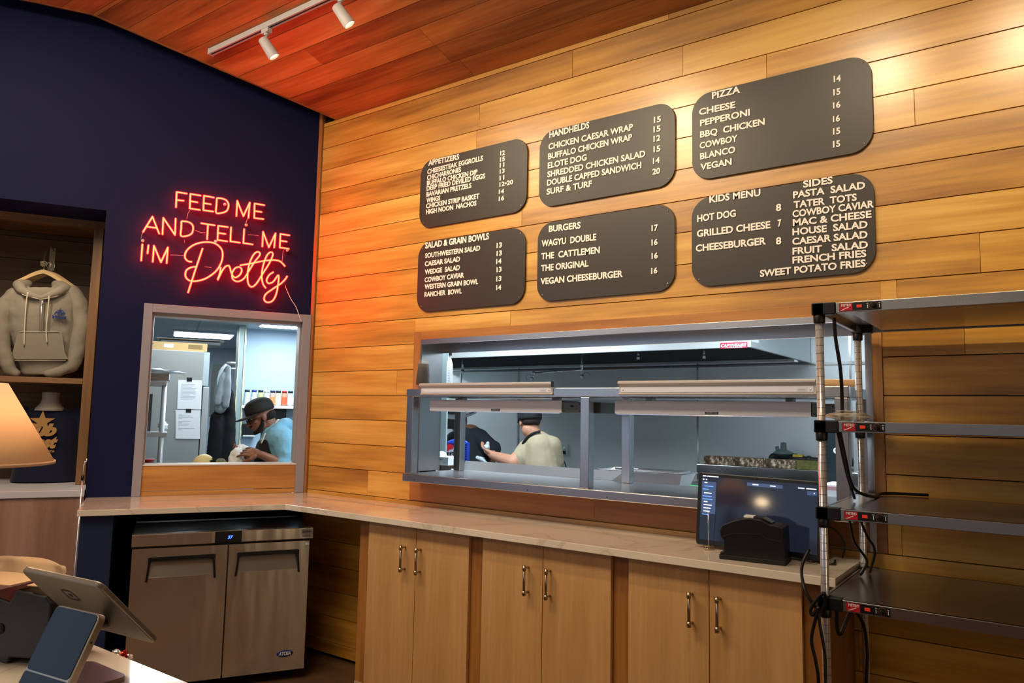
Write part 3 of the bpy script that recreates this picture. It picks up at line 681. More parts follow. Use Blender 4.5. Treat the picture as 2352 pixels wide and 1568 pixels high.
for i, z in enumerate(TIERS):
    b = B(); b.box(RX+.0, RF-.012, z-.006, RX1, RB+.012, z); b.box(RX+.055, RF-.016, z-.034, RX1-.055, RF-.002, z); b.box(RX+.055, RB+.002, z-.034, RX1-.055, RB+.016, z); b.box(RX-.008, RF+.05, z-.034, RX+.006, RB-.05, z)
    b.box(RX+.09, RF+.03, z-.03, RX1-.06, RB-.03, z-.0055)
    s = b.done('shelf', steel, t, bevel=.0015)
    for (x, y) in ((RX, RF), (RX, RB), (RX1, RF), (RX1, RB)):
        b = B(); sx = 1 if x == RX else -1; sy = 1 if y == RB else -1
        b.box(x-.018, y+(sy*.02), z-.037, x+sx*.054, y-(sy*.012), z+.003); b.box(x-.02, y-.02, z-.037, x+.02, y+.02, z+.003); b.cyl((x, y, z-.064), (x, y, z-.036), .018, .019, 20)
        b.done('corner_bracket', black, s, bevel=.003)
    b = B(); b.box(RX+.066, RF-.0185, z-.030, RX+.190, RF-.016, z-.0035); cp_ = b.done('control_panel', black, s, bevel=.0006)
    b = B(); b.box(RX+.0675, RF-.0192, z-.029, RX+.106, RF-.0184, z-.005); b.done('logo_plate', redm, s)
    b = B(); text(b, 'METRO', (RX+.073, RF-.0193, z-.0145), (1, 0, 0), (0, 0, 1), width=.030, height=.0078, ext=.0004, off=.02)
    b.add([(RX+.070, RF-.0194, z-.0275), (RX+.075, RF-.0194, z-.0275), (RX+.096, RF-.0194, z-.018), (RX+.094, RF-.0194, z-.0165)], [(0, 1, 2, 3)])
    for xx in (RX+.150, RX+.184): b.box(xx, RF-.0194, z-.024, xx+.002, RF-.0186, z-.013); b.box(xx-.002, RF-.0194, z-.010, xx+.004, RF-.0186, z-.0085)
    b.done('panel_print', white, s)
    b = B(); b.box(RX+.119, RF-.0215, z-.0215, RX+.135, RF-.0186, z-.0115); b.done('rocker_switch', mRed, s, bevel=.001)
    b = B(); b.cyl((RX+.168, RF-.0186, z-.0165), (RX+.168, RF-.030, z-.0165), .0088, .0078, 24); b.box(RX+.1665, RF-.032, z-.024, RX+.1695, RF-.029, z-.009); b.done('dial_knob', blackM, s)
    b = B(); b.ring([(.0105, 0), (.0115, 0), (.0115, .0006), (.0105, .0006), (.0105, 0)], Matrix.Translation((RX+.168, RF-.0186, z-.0165))@Matrix.Rotation(PI/2, 4, 'X'), 28, cap=False); b.done('dial_ring', mat('dial ring', '9a4a40', .4), s)
# cables of the rack
cab = mat('black cable', '0a0a0b', .45)
def cable(pts, r, label, name='power_cable', n=8, m=None, base=None, cat='cable'):
    b = B(); P = bez(pts, n); b.tube(P, r, 8)
    return tag(b.done(name, m or cab, base=base or tuple(min(P, key=lambda p: p.z))), label, cat)
# bag on the second tier
def crumple(b, c, r, seed, amp=.25, seg=22, rings=14, R=None):
    rr = random.Random(seed).random()*50
    M3 = (R or Matrix.Identity(3))
    s0 = len(b.bm.verts); b.ell((0, 0, 0), (1, 1, 1), None, seg, rings); b.bm.verts.ensure_lookup_table()
    for v in b.bm.verts[s0:]:
        d = v.co.copy(); k = 1+amp*noise.noise(d*2.3+Vector((rr, 0, 0)))*1.2+amp*.5*noise.noise(d*6+Vector((0, rr, 0)))
        v.co = Vector(c)+M3@Vector((d.x*r[0]*k, d.y*r[1]*k, d.z*r[2]*k))
t = thing('plastic_bag', 'clear plastic bag with a paper slip lying on the second rack tier', 'bag', (3.53, -.52, 1.5305))
clear = mat('clear plastic film', 'd9cdb4', .22, alpha=.55, spec=.6)
b = B(); crumple(b, (3.482, -.52, 1.548), (.068, .10, .015), 4, .28); b.done('bag_film', clear, t)
b = B(); b.box(3.455, -.58, 1.5645, 3.52, -.50, 1.566); b.done('paper_slip', mat('cream slip', 'efe3c0', .7), t)
cable([(3.468, -.64, 1.875), (3.470, -.63, 1.80), (3.476, -.60, 1.70), (3.470, -.56, 1.60), (3.468, -.55, 1.536)], .006, 'black power cable hanging from the top rack tier', base=(3.468, -.55, 1.536))
cable([(3.470, -.60, 1.495), (3.474, -.56, 1.42), (3.478, -.50, 1.33), (3.49, -.45, 1.29), (3.515, -.30, 1.262), (3.52, -.12, 1.262), (3.66, -.06, 1.262)], .0055, 'black power cable bending onto the third rack tier')
cable([(3.462, -.60, 1.495), (3.470, -.52, 1.36), (3.478, -.44, 1.265)], .005, 'straight black cable between the second and third rack tiers')
cable([(3.48, -.55, 1.218), (3.475, -.45, 1.12), (3.50, -.38, 1.05), (3.47, -.30, .99), (3.46, -.3, .982)], .0045, 'black cable hanging below the third rack tier, inner one')
cable([(3.50, -.50, 1.218), (3.51, -.42, 1.14), (3.52, -.34, 1.08), (3.49, -.25, 1.0), (3.48, -.22, .981)], .0045, 'black cable hanging below the third rack tier, outer one')
cable([Wp(1858, 1262, -.62), Wp(1842, 1300, -.66), Wp(1846, 1345, -.73), Wp(1866, 1385, -.74), Wp(1888, 1402, -.73), Wp(1896, 1380, -.735), Wp(1892, 1362, -.745), Wp(1876, 1376, -.745), Wp(1862, 1398, -.745), Wp(1866, 1412, -.745), Wp(1880, 1395, -.75), Wp(1872, 1425, -.745), Wp(1864, 1470, -.74), Wp(1874, 1520, -.735), Wp(1880, 1568, -.73), Wp(1876, 1640, -.73)], .0055, 'black cable looped round the front rack post and dropping to the floor', n=10)
cable([Wp(1878, 1395, -.745), Wp(1884, 1440, -.745), Wp(1894, 1500, -.74), Wp(1896, 1568, -.74), Wp(1896, 1640, -.74)], .005, 'thinner black cable running down along the front rack post')
cable([Wp(1921, 1395, -.62), Wp(1922, 1440, -.60), Wp(1930, 1455, -.58), Wp(1945, 1420, -.56), Wp(1960, 1395, -.55)], .007, 'thick black cable loop under the lowest rack tier')
cable([Wp(1965, 1400, -.2), Wp(1985, 1440, -.12), Wp(1992, 1500, -.11), Wp(1990, 1568, -.11), Wp(1990, 1700, -.11)], .006, 'black cable along the rear rack post down to the floor')
# ================================================================== till monitor
MB = [Vector((2.808, -.215, 1.006)), Vector((3.318, -.245, 1.001))]; ux = (MB[1]-MB[0]).normalized(); wM = .511
nrm = Vector((ux.y, -ux.x, 0)); up = (Vector((0, 0, 1))*math.cos(.10)-nrm*math.sin(.10)).normalized(); fz = ux.cross(up)
FM = Matrix((( ux.x, up.x, fz.x, MB[0].x), (ux.y, up.y, fz.y, MB[0].y), (ux.z, up.z, fz.z, MB[0].z), (0, 0, 0, 1)))
t = thing('till_monitor', 'wide black touchscreen till monitor at the right end of the counter', 'monitor', (3.05, -.12, zt))
def screenmat():
    return mat('screen glass', '07080a', .12, spec=.6, coat=.5, emit=(.035, .045, .085), es=1.0)
b = B(FM); b.prism(rrect(0, .0, wM, .298, .012), XY, -.016, .0); b.done('monitor_shell', black, t, bevel=.003)
b = B(FM); b.prism(rrect(.016, .022, wM-.016, .283, .002), XY, .0005, .0012); scn = b.done('screen', mat('screen', '08090c', .07, spec=.6, emit=(.010, .013, .024), es=1.0), t)
ui = mat('screen text', 'dfe8ff', .5, emit=(.75, .82, 1), es=1.0); uib = mat('screen blue text', '4b86e8', .5, emit=(.16, .35, .9), es=1.0); uip = mat('screen panel', '20304e', .3, emit=(.05, .085, .18), es=1.0)
b = B(FM); b.box(.02, .13, .0014, .082, .262, .0016); b.done('side_menu', uip, scn)
b = B(FM); b.box(.215, .258, .0014, .285, .272, .0016); b.box(.285, .258, .0014, .36, .272, .00175); b.done('tab_bar', uip, scn)
b = B(FM); b.box(.455, .243, .0014, .492, .258, .0016); b.done('corner_button', uip, scn)
b = B(FM)
for (x, y, w) in ((.022, .282, .016), (.042, .282, .05), (.022, .268, .008), (.036, .268, .006), (.03, .255, .014), (.03, .212, .034), (.03, .176, .017), (.03, .163, .036), (.03, .15, .032), (.03, .137, .028), (.238, .2635, .025), (.31, .2635, .022), (.42, .265, .025), (.452, .265, .038), (.283, .122, .065), (.288, .112, .055), (.27, .101, .09), (.48, .249, .004)):
    b.box(x, y, .0018, x+w, y+.0042, .0021)
b.done('screen_text', ui, scn)
b = B(FM)
for (x, y, w) in ((.03, .241, .04), (.024, .228, .027), (.024, .199, .040), (.024, .187, .045), (.024, .124, .032)): b.box(x, y, .0018, x+w, y+.0036, .0021)
b.done('screen_links', uib, scn)
b = B(FM); b.cyl((.255, .291, 0), (.255, .291, .0012), .0035, .0035, 12); b.done('webcam', mat('lens', '1a1c22', .1), t)
b = B(FM); b.box(.17, .02, -.042, .36, .12, -.016); b.done('rear_housing', black, t, bevel=.01)
b = B(); c = MB[0]+ux*.255; b.cyl((c.x, c.y+.09, zt+.0005), (c.x, c.y+.09, zt+.006), .085, .085, 30); b.caps((c.x, c.y+.065, zt+.018), (c.x, c.y+.05, zt+.09), .014, .014, 14); b.done('monitor_foot', black, t)
# receipt printer (drawn in its own axes: x along counter, y depth, z up)
pA = Zp(1653, 1283, zt); pB = Zp(1803, 1300, zt); pux = (pB-pA).normalized(); puy = Vector((-pux.y, pux.x, 0))
wP = (pB-pA).length; dP = .115
FP = Matrix(((pux.x, puy.x, 0, pA.x), (pux.y, puy.y, 0, pA.y), (0, 0, 1, zt), (0, 0, 0, 1)))
t = thing('receipt_printer', 'black curved receipt printer in front of the till monitor', 'printer', (wP/2, dP/2, 0), FP)
pr = [(0, .0), (wP, .0), (wP, .03), (wP-.004, .155-.018), (wP-.008, .138), (wP-.02, .142), (wP-.055, .146), (wP-.085, .160), (wP-.13, .163), (wP-.16, .158), (wP-.19, .148), (.008, .128), (.0, .108), (.002, .085), (.014, .07), (.014, .03), (.0, .026)]
b = B(FP); b.prism([(u, v) for u, v in pr], lambda u, v, w: (u, w, v), .004, dP-.004); b.done('printer_body', black, t, bevel=.006, seg=3)
b = B(FP); b.box(-.002, -.002, .0, wP+.002, dP+.002, .018); b.done('printer_base', blackM, t, bevel=.003)
b = B(FP); b.prism([(wP-.12, .1625), (wP-.085, .161), (wP-.05, .147), (wP-.05, .150), (wP-.083, .1655), (wP-.12, .167)], lambda u, v, w: (u, w, v), .03, dP-.03); b.done('paper_window', mat('smoked window', '2a2c33', .1, spec=.7), t)
b = B(FP); b.box(wP-.155, .03, .1615, wP-.118, .075, .168); b.done('receipt_paper', white, t)
b = B(FP); b.prism([(.012, .082), (.05, .098), (wP-.09, .105), (wP-.06, .09), (wP-.01, .085), (wP-.01, .088), (wP-.06, .094), (wP-.09, .109), (.05, .102), (.01, .087)], lambda u, v, w: (u, w, v), .001, .006); b.done('lid_seam', blackM, t)
# bill spike
q = Zp(1627, 1262, zt)
t = thing('bill_spike', 'thin wire receipt spike with a coiled base left of the printer', 'receipt spike', (q.x, q.y, zt))
b = B(); b.tube([(q.x, q.y, zt+.01), (q.x, q.y, zt+.155)], .0012, 8); b.done('spike', chrome, t)
b = B(); P = []
for k in range(90):
    a = k*.4; r = .008+.014*(.5+.5*math.sin(k*.21)); P.append((q.x+r*math.cos(a), q.y+r*math.sin(a), zt+.004+.006*(1+math.sin(k*.7))))
b.tube(P, .0012, 6)
for a in (.3, 2.4, 4.5): b.tube([(q.x, q.y, zt+.012), (q.x+.020*math.cos(a), q.y+.020*math.sin(a), zt+.012), (q.x+.025*math.cos(a), q.y+.025*math.sin(a), zt+.001)], .0013, 6)
b.done('coiled_base', brass, t)
cable([(3.20, -.26, zt+.012), (3.25, -.25, zt+.008), (3.29, -.28, zt+.01), (3.31, -.24, zt+.006), (3.36, -.25, zt+.006), (3.35, -.17, zt+.006)], .004, 'black cable tangle on the counter beside the printer', n=6)
cable([(3.33, -.18, 1.13), (3.355, -.14, 1.10), (3.37, -.10, 1.05), (3.36, -.09, zt+.006)], .004, 'short black cable behind the till monitor')
# ================================================================== service counter in front
CZt = .95
b = B(); b.prism([(-.2, -2.33), (4.3, -2.33), (4.3, -2.98), (-.2, -2.98)], XY, CZt-.03, CZt); tsc = thing('service_counter', 'pale stone-topped service counter carrying the tablet till and the table lamp', 'counter', (2, -2.6, 0)); b.done('counter_top', quartz, tsc, bevel=.003)
b = B(); b.box(-.15, -2.9, 0, 4.25, -2.42, CZt-.0305); b.done('counter_base', wPink, tsc)
# tablet till on its stand
def rectF(c, yaw, tilt):
    X = Vector((math.cos(yaw), math.sin(yaw), 0)); F_ = Vector((-math.sin(yaw), math.cos(yaw), 0))
    H = Vector((0, 0, 1))*math.cos(tilt)-F_*math.sin(tilt); Z_ = X.cross(H)
    return Matrix(((X.x, H.x, Z_.x, c[0]), (X.y, H.y, Z_.y, c[1]), (X.z, H.z, Z_.z, c[2]), (0, 0, 0, 1)))
FT = rectF((2.363, -2.473, 1.107), .113, .764)   # local z points to the customer and down
tb = thing('tablet_till', 'silver tablet till tilted on a glossy black stand on the service counter', 'tablet', (2.45, -2.56, CZt))
silver = mat('tablet silver', (.20, .185, .17), .45, .9)
b = B(FT); b.prism(rrect(-.14, -.1, .14, .1, .018), XY, -.012, .0); b.done('tablet', silver, tb, bevel=.003)
b = B(FT); b.prism(rrect(-.128, -.09, .128, .09, .006), XY, -.0135, -.0118); b.done('tablet_screen', black, tb)
b = B(FT)
for q in (rrect(-.040, .020, .002, .055, .008),):
    n = len(q); inner = [(-.019+(u+.019)*.82, .0375+(v-.0375)*.82) for u, v in q]
    b.add([(u, v, .0012) for u, v in q]+[(u, v, .0012) for u, v in inner], [(i, (i+1) % n, n+(i+1) % n, n+i) for i in range(n)])
b.box(-.0235, .033, .0003, -.0145, .042, .0012)
b.done('square_logo', mat('logo grey', '24231f', .4), tb)
# stand: slanted glossy customer display with metal rim, foot on the counter
def at_d(x, y, d):
    r_ = ray(x, y); return CAM+r_*(d/math.hypot(r_.x, r_.y))
KS = 1.35; scn_ = CAM+(Vector((2.914, -2.769, 1.198))-CAM)*KS; wS, hS = .1*KS, .1035*KS
FR_ = rectF(scn_, .140, -.451); sx, sy, sz = FR_.col[0].xyz, FR_.col[1].xyz, FR_.col[2].xyz
S3 = scn_-sx*wS/2-sy*hS/2
FS = Matrix(((sx.x, sy.x, sz.x, S3.x), (sx.y, sy.y, sz.y, S3.y), (sx.z, sy.z, sz.z, S3.z), (0, 0, 0, 1)))
b = B(FS); b.prism(rrect(0, -.03, wS, hS, .012), XY, -.016, .0); b.done('stand_body', mat('stand grey', (.30, .28, .26), .35, 1), tb, bevel=.002)
b = B(FS); b.prism(rrect(.003, .022, wS-.003, hS-.003, .010), XY, .0003, .0012); b.done('stand_glass', mat('dark display glass', '03060e', .05, spec=.5), tb)
b = B(FS); b.prism(rrect(.003, -.028, wS-.003, .019, .006), XY, .0003, .0012); b.done('card_slot_glass', mat('dark display glass', '03060e', .05), tb)
b = B(FS); b.cyl((wS-.0005, hS-.05, -.008), (wS+.0008, hS-.05, -.008), .0022, .0022, 10); b.done('stand_port', black, tb)
b = B(); b.tube([FS@Vector((wS*.5, hS-.03, -.016)), FT@Vector((.0, -.06, .001))], .012, 12); b.done('hinge', black, tb)
fc = Zp(190, 1562, CZt); b = B(); b.prism(rrect(fc.x-.09, fc.y-.09, fc.x+.075, fc.y+.06, .02), XY, CZt+.0005, CZt+.010); b.done('stand_foot', mat('foot grey', '8a7d82', .2, spec=.6), tb, bevel=.002)
b = B(); q0 = FS@Vector((wS*.5, -.02, -.010)); b.tube([q0, (q0.x, q0.y-.0, CZt+.008)], .02, 12); b.done('stand_neck', mat('stand grey', (.30, .28, .26), .35, 1), tb)
# bag holder with kraft bags
g = Zp(10, 1524, CZt)
t = thing('bag_holder', 'black plastic countertop holder behind the tablet stand', 'holder', (g.x-.05, g.y+.05, CZt))
gx = Vector((.93, .36, 0)).normalized(); gy = Vector((-gx.y, gx.x, 0))
FG = Matrix(((gx.x, gy.x, 0, g.x), (gx.y, gy.y, 0, g.y), (0, 0, 1, CZt), (0, 0, 0, 1)))
b = B(FG); b.prism([(-.12, .012), (.0, .0), (.012, .0), (.02, .014), (.19, .02), (.185, .14), (.16, .155), (.03, .165), (.0, .135), (-.12, .15)], lambda u, v, w: (u*.62, w*.8, v), 0, .17); b.done('holder_body', black, t, bevel=.004)
b = B(FG); b.cyl((-.02, -.002, .075), (-.02, .001, .075), .012, .012, 16); b.done('round_vent', blackM, t)
b = B(FG); pts = [(-.2, .12, .30), (.215, .12, .285)]
def sheet(b, x0, x1, y, z0, z1, lean, curl, n=14):
    vs = []; fs = []
    for i in range(n+1):
        for j in range(5):
            u, v = i/n, j/4
            vs.append((x0+(x1-x0)*u+.012*math.sin(v*3), y+lean*v+curl*math.sin(u*PI)*.5+.01*math.sin(u*9+v*2), z0+(z1-z0)*v+.006*math.sin(u*5)*v))
    for i in range(n):
        for j in range(4): a = i*5+j; fs.append((a, a+5, a+6, a+1))
    b.add(vs, fs, True)
tp = thing('paper_bag', 'upright kraft paper bag behind the tablet till', 'paper bag', (g.x-.02, g.y+.10, CZt+.166), FW, 'kraft bags on the holder')
b = B(FG); sheet(b, -.13, .085, .05, .172, .215, .02, .015); b.done('bag_sheet', kraft, tp, solid=.002)
tp = thing('paper_bag', 'lower kraft paper bag lying folded on the black holder', 'paper bag', (g.x-.05, g.y+.05, CZt+.16), FW, 'kraft bags on the holder')
b = B(FG); b.add([(-.10, -.01, .175), (.02, -.02, .178), (.07, .05, .19), (-.10, .06, .185), (-.10, -.01, .173), (.02, -.02, .176), (.07, .05, .188), (-.10, .06, .183)], [(0, 1, 2, 3), (7, 6, 5, 4), (0, 4, 5, 1), (1, 5, 6, 2), (2, 6, 7, 3), (3, 7, 4, 0)]); b.done('folded_flap', kraft, tp)
b = B(FG); b.add([(.045, .0, .175), (.12, .01, .173), (.115, .06, .18), (.07, .05, .185)], [(0, 1, 2, 3)]); b.done('side_flap', kraft, tp, solid=.002)
# wrapped sweets peeping over the far edge of the service counter
foil = mat('red foil', (.55, .06, .05), .15, 1)
b = B(); b.box(2.0, -2.42, .84, 2.75, -2.18, .852); b.done('rear_shelf', wPink, tsc)
for i, (px, py) in enumerate(((268, 1485), (283, 1488), (297, 1496))):
    q = at_d(px, py+6, 2.1); b = B(); crumple(b, (q.x, q.y, q.z-.012), (.012, .011, .012), 20+i, .5, 14, 9); tag(b.done('wrapped_candy', foil if i == 1 else chrome, base=(q.x, q.y, q.z-.03)), '%s wrapped candy behind the service counter edge' % ('silver, leftmost', 'red, middle', 'silver, rightmost')[i], 'candy', 'wrapped candies')
# ================================================================== table lamp
lc = at_d(-58, 1062, 2.33); lx, ly = lc.x, lc.y
t = thing('table_lamp', 'table lamp with cream cone shade and mottled ceramic base', 'lamp', (lx, ly, CZt))
k_ = 2.33/1709.45*1.09
zb, ztp = at_d(60, 1062, 2.33).z, at_d(0, 880, 2.33).z
rb = 2.33*math.sin(math.radians(4.27)); rt = 2.33*math.sin(math.radians(1.37))
def shademat():
    m, nt, bb = newmat('lamp shade fabric'); N = nt.nodes
    bb.inputs['Base Color'].default_value = lin('f0dcc4'); bb.inputs['Roughness'].default_value = .8
    tr = N.new('ShaderNodeBsdfTranslucent'); tr.inputs['Color'].default_value = lin('f2d8b8')
    mx = N.new('ShaderNodeMixShader'); mx.inputs[0].default_value = .55
    out = nt.nodes['Material Output']
    L(nt, bb.outputs[0], mx.inputs[1]); L(nt, tr.outputs[0], mx.inputs[2]); L(nt, mx.outputs[0], out.inputs[0]); return m
b = B(); b.lathe([(rb, zb), (rt, ztp)], (lx, ly, 0), 64, cap=False); b.done('lamp_shade', shademat(), t, solid=.0015)
b = B(); b.lathe([(rb-.002, zb-.002), (rb+.0015, zb-.002), (rb+.001, zb+.006), (rb-.002, zb+.006), (rb-.002, zb-.002)], (lx, ly, 0), 64, cap=False); b.done('shade_rim', mat('shade rim', 'd8b592', .7), t)
b = B(); zg = zb-.02; hB = zg-CZt; prof = [(.0, 0), (.055, 0), (.055, .012), (.04, .02)]
R_ = 2.33*math.sin(math.radians(1.67))
for i in range(17): a = i/16; prof.append((.04+(R_-.04)*math.sin(PI*min(1, a*1.0))**.8 if a < 1 else .018, .02+(hB-.055)*a))
prof += [(.018, hB-.03), (.014, hB)]
b.lathe(prof, (lx, ly, CZt), 48, cap=False); b.done('lamp_base', mat('mottled ceramic', '8a7d5c', .5, var=.35, vscale=28, bump=(40, .3, (1, 1, 1))), t)
b = B(); b.cyl((lx, ly, CZt+hB), (lx, ly, zb+.06), .008, .008, 12); b.done('lamp_stem', brass, t)
b = B(); b.ell((lx, ly, zb+.085), (.028, .028, .036)); b.done('bulb', mat('bulb', 'ffe2b0', .5, emit=(1, .74, .50), es=46), t)
# thin silver pole standing at the left end of the counter
t = thing('grabber_pole', 'thin silver pole with a black grip at the left end of the corner counter', 'pole', (1.284, .11, .0), FN)
b = B(FN); b.tube([(1.286, .110, .003), (1.284, .10, .5), (1.281, .09, 1.12)], .0045, 10); b.done('pole_shaft', chrome, t)
b = B(FN); b.tube([(1.281, .09, 1.105), (1.2805, .089, 1.13)], .009, 12); b.done('grip', black, t)
b = B(FN); b.tube([(1.2805, .089, 1.13), (1.280, .086, 1.19), (1.274, .085, 1.205), (1.268, .085, 1.212), (1.266, .085, 1.228)], .0028, 8); b.ell((1.274, .085, 1.207), (.006, .006, .006)); b.done('hook', chrome, t)
# ================================================================== pass-through shelf unit
t = thing('pass_through_shelf', 'two-level stainless steel pass-through shelf in the wall opening', 'shelf unit', (2.2, .1, 1.1565))
b = B(); b.box(1.036, -.15, 1.143, 3.415, .40, 1.187); b.done('lower_shelf', steel, t, bevel=.004)
b = B(); b.box(1.048, -.15, 1.624, 3.409, .33, 1.668); b.done('upper_shelf', steel, t, bevel=.003)
for x in (1.050, 2.200, 3.355):
    b = B(); b.box(x, -.148, 1.188, x+.05, -.098, 1.6235); b.done('front_post', steel, t, bevel=.003)
    b = B(); b.box(x, .28, 1.188, x+.05, .33, 1.6235); b.done('rear_post', steel, t, bevel=.003)
b = B(); b.add([(1.06, .362, 1.188), (2.10, .362, 1.188), (2.16, .385, 1.238), (1.06, .385, 1.240), (1.06, .365, 1.188), (2.10, .365, 1.188), (2.16, .388, 1.238), (1.06, .388, 1.240)], [(0, 1, 2, 3), (7, 6, 5, 4), (0, 4, 5, 1), (1, 5, 6, 2), (2, 6, 7, 3), (3, 7, 4, 0)])
b.done('tray_guard', steelG, t)
b = B()
for x in (1.13, 2.35, 3.05, 1.9): b.cyl((x, -.15, 1.158), (x, -.1515, 1.158), .003, .003, 8)
b.done('edge_screws', black, t)
# heat lamps under the upper shelf
def heat_lamp(x0, x1, boxes, label):
    t = thing('heat_lamp', label, 'heat lamp', ((x0+x1)/2, .06, 1.55), FW, 'heat lamps')
    b = B(); P = [(-.08, 1.546), (-.08, 1.608), (.13, 1.608), (.13, 1.562), (.115, 1.547), (.112, 1.55), (.125, 1.565), (.125, 1.604), (-.076, 1.604), (-.076, 1.546)]
    b.prism([(u, v) for u, v in P], lambda u, v, w: (w, u, v), x0, x1); b.done('lamp_housing', greyp, t, bevel=.0008)
    b = B()
    for x in (x0+.004, x1-.004): b.box(x-.002, -.076, 1.55, x+.002, .128, 1.605)
    for x in (x0+.12, x1-.12): b.box(x-.015, .04, 1.608, x+.015, .09, 1.6235)
    b.done('end_plates', alu, t)
    b = B(); b.cyl((x0+.02, .065, 1.574), (x1-.02, .065, 1.574), .007, .007, 12); b.done('heating_tube', mat('heating element', 'b9b0a4', .3), t)
    b = B(); b.box(x0+.01, -.081, 1.5425, x1-.01, -.074, 1.5455); b.done('wire_guard', chrome, t)
    xm = (x0+x1)/2+.03
    b = B(); b.box(xm-.03, -.0812, 1.5495, xm+.03, -.08, 1.561); pl = b.done('name_plate', black, t)
    b = B(); text(b, 'CAUTION: HOT', (xm-.024, -.0813, 1.5565), (1, 0, 0), (0, 0, 1), width=.048, height=.0028, ext=.0002); text(b, 'ATTENTION: CHAUD', (xm-.027, -.0813, 1.5515), (1, 0, 0), (0, 0, 1), width=.054, height=.0028, ext=.0002); b.done('plate_print', white, pl)
    for (a, c) in boxes:
        b = B(); b.box(a, -.074, 1.546, c, .10, 1.600); bx = b.done('control_box', mat('control box metal', '565a58', .4, .5), t, bevel=.001)
        b = B()
        for (u, v) in ((a+.012, 1.556), (c-.012, 1.556), (c-.012, 1.59)): b.cyl((u, -.074, v), (u, -.076, v), .003, .003, 8)
        b.cyl(((a+c)/2, -.074, 1.58), ((a+c)/2, -.084, 1.58), .005, .004, 10)
        b.done('box_screws', black, bx)
    return t
heat_lamp(1.166, 2.051, ((2.052, 2.166), (2.166, 2.272)), 'long grey heat lamp under the upper shelf, nearer the clear cups')
heat_lamp(2.351, 3.250, ((3.251, 3.345),), 'long grey heat lamp under the upper shelf, nearer the steel rack')
def ticket_rail(x0, x1, label, capend):
    t = thing('ticket_rail', label, 'ticket holder', ((x0+x1)/2, -.16, 1.63), FW, 'aluminium ticket rails')
    P = [(-.151, 1.634), (-.157, 1.632), (-.160, 1.638), (-.154, 1.642), (-.154, 1.672), (-.170, 1.685), (-.170, 1.693), (-.160, 1.698), (-.151, 1.690)]
    b = B(); b.prism(P, YZ, x0, x1); b.done('rail_profile', mat('warm aluminium', 'bdb9b8', .4, .3), t, bevel=.0006)
    b = B(); b.box(x0+.01, -.1565, 1.645, x1-.01, -.154, 1.668); b.done('grip_strip', greyp, t)
    b = B(); b.box(x1-.075, -.1572, 1.648, x1-.035, -.1565, 1.664); l_ = b.done('maker_sticker', mat('sticker', 'c8cadb', .4), t)
    b = B(); text(b, 'winholt', (x1-.070, -.1573, 1.6525), (1, 0, 0), (0, 0, 1), width=.028, height=.004, ext=.0002); b.done('sticker_print', mat('sticker blue', '2a4fa0', .5), l_)
    b = B(); b.cyl((x0+.022, -.1565, 1.656), (x0+.022, -.159, 1.656), .0038, .003, 10); b.cyl((x1-.022, -.1565, 1.656), (x1-.022, -.159, 1.656), .0038, .003, 10); b.done('rivets', chrome, t)
    if capend: b = B(); b.box(x1-.001, -.171, 1.672, x1+.003, -.150, 1.700); b.done('end_cap', black, t)
ticket_rail(1.160, 2.045, 'aluminium ticket rail on the upper shelf, beside the clear cups', True)
ticket_rail(2.412, 3.29, 'aluminium ticket rail on the upper shelf, cut by the rack post', False)
# cups
def cups(x, y, z, n, step, r0, r1, h, label, m, gname):
    for i in range(n):
        b = B(); zz = z+i*step
        b.lathe([(.0, zz), (r0, zz), (r1, zz+h), (r1+.0015, zz+h), (r1+.0015, zz+h+.003), (r1-.001, zz+h+.003), (r1-.001, zz+h), (r0-.0012, zz+.0015), (.0, zz+.0015)], (x, y, 0), 28, cap=False)
        tag(b.done('plastic_cup', m, base=(x, y, zz)), label if i < n-1 else label.replace('inside', 'topmost of', 1), 'cup', gname)
cupm = mat('clear cup', (.95, .93, .92), .08, alpha=.055, spec=.7)
cupr = mat('reddish cup', (.8, .35, .28), .15, alpha=.45, spec=.6)
cups(1.118, -.09, 1.6685, 5, .012, .043, .030, .118, 'clear plastic cup inside the tall stack at the left end of the upper shelf', cupm, 'clear plastic cups in a stack')
cups(1.075, -.03, 1.6685, 6, .010, .038, .030, .030, 'reddish low cup inside the short stack left of the clear cups', cupr, 'reddish cups in a stack')
# woven roll on the shelf end
b = B()
for k in range(46):
    x = 3.235+k*.004; b.lathe([(.017+.0018*(k % 2), -.002), (.0185+.0018*(k % 2), 0), (.017+.0018*(k % 2), .002)], (0, 0, 0), 12, cap=True)
    for v in b.bm.verts[-36:]: pass
b = B(); b.bm.free(); b.bm = bmesh.new()
P = [(3.225, .02, 1.687), (3.30, .03, 1.687), (3.40, .045, 1.686)]
PP = bez(P, 26); b.tube(PP, .018, 12, taper=[1+.09*(i % 2) for i in range(len(PP))])
def weave():
    m, nt, bb = newmat('woven straw'); N = nt.nodes
    tc = N.new('ShaderNodeTexCoord'); w = N.new('ShaderNodeTexWave'); w.inputs['Scale'].default_value = 90; w.bands_direction = 'DIAGONAL'; w.inputs['Distortion'].default_value = 2
    L(nt, tc.outputs['Object'], w.inputs[0]); cr = N.new('ShaderNodeValToRGB'); cr.color_ramp.elements[0].color = lin('8a6540'); cr.color_ramp.elements[1].color = lin('d9b788')
    L(nt, w.outputs['Fac'], cr.inputs[0]); L(nt, cr.outputs[0], bb.inputs['Base Color']); bb.inputs['Roughness'].default_value = .8; return m
tag(b.done('woven_roll', weave(), base=(3.3, .03, 1.669)), 'tan woven roll lying on the upper shelf behind the rack post', 'mat')
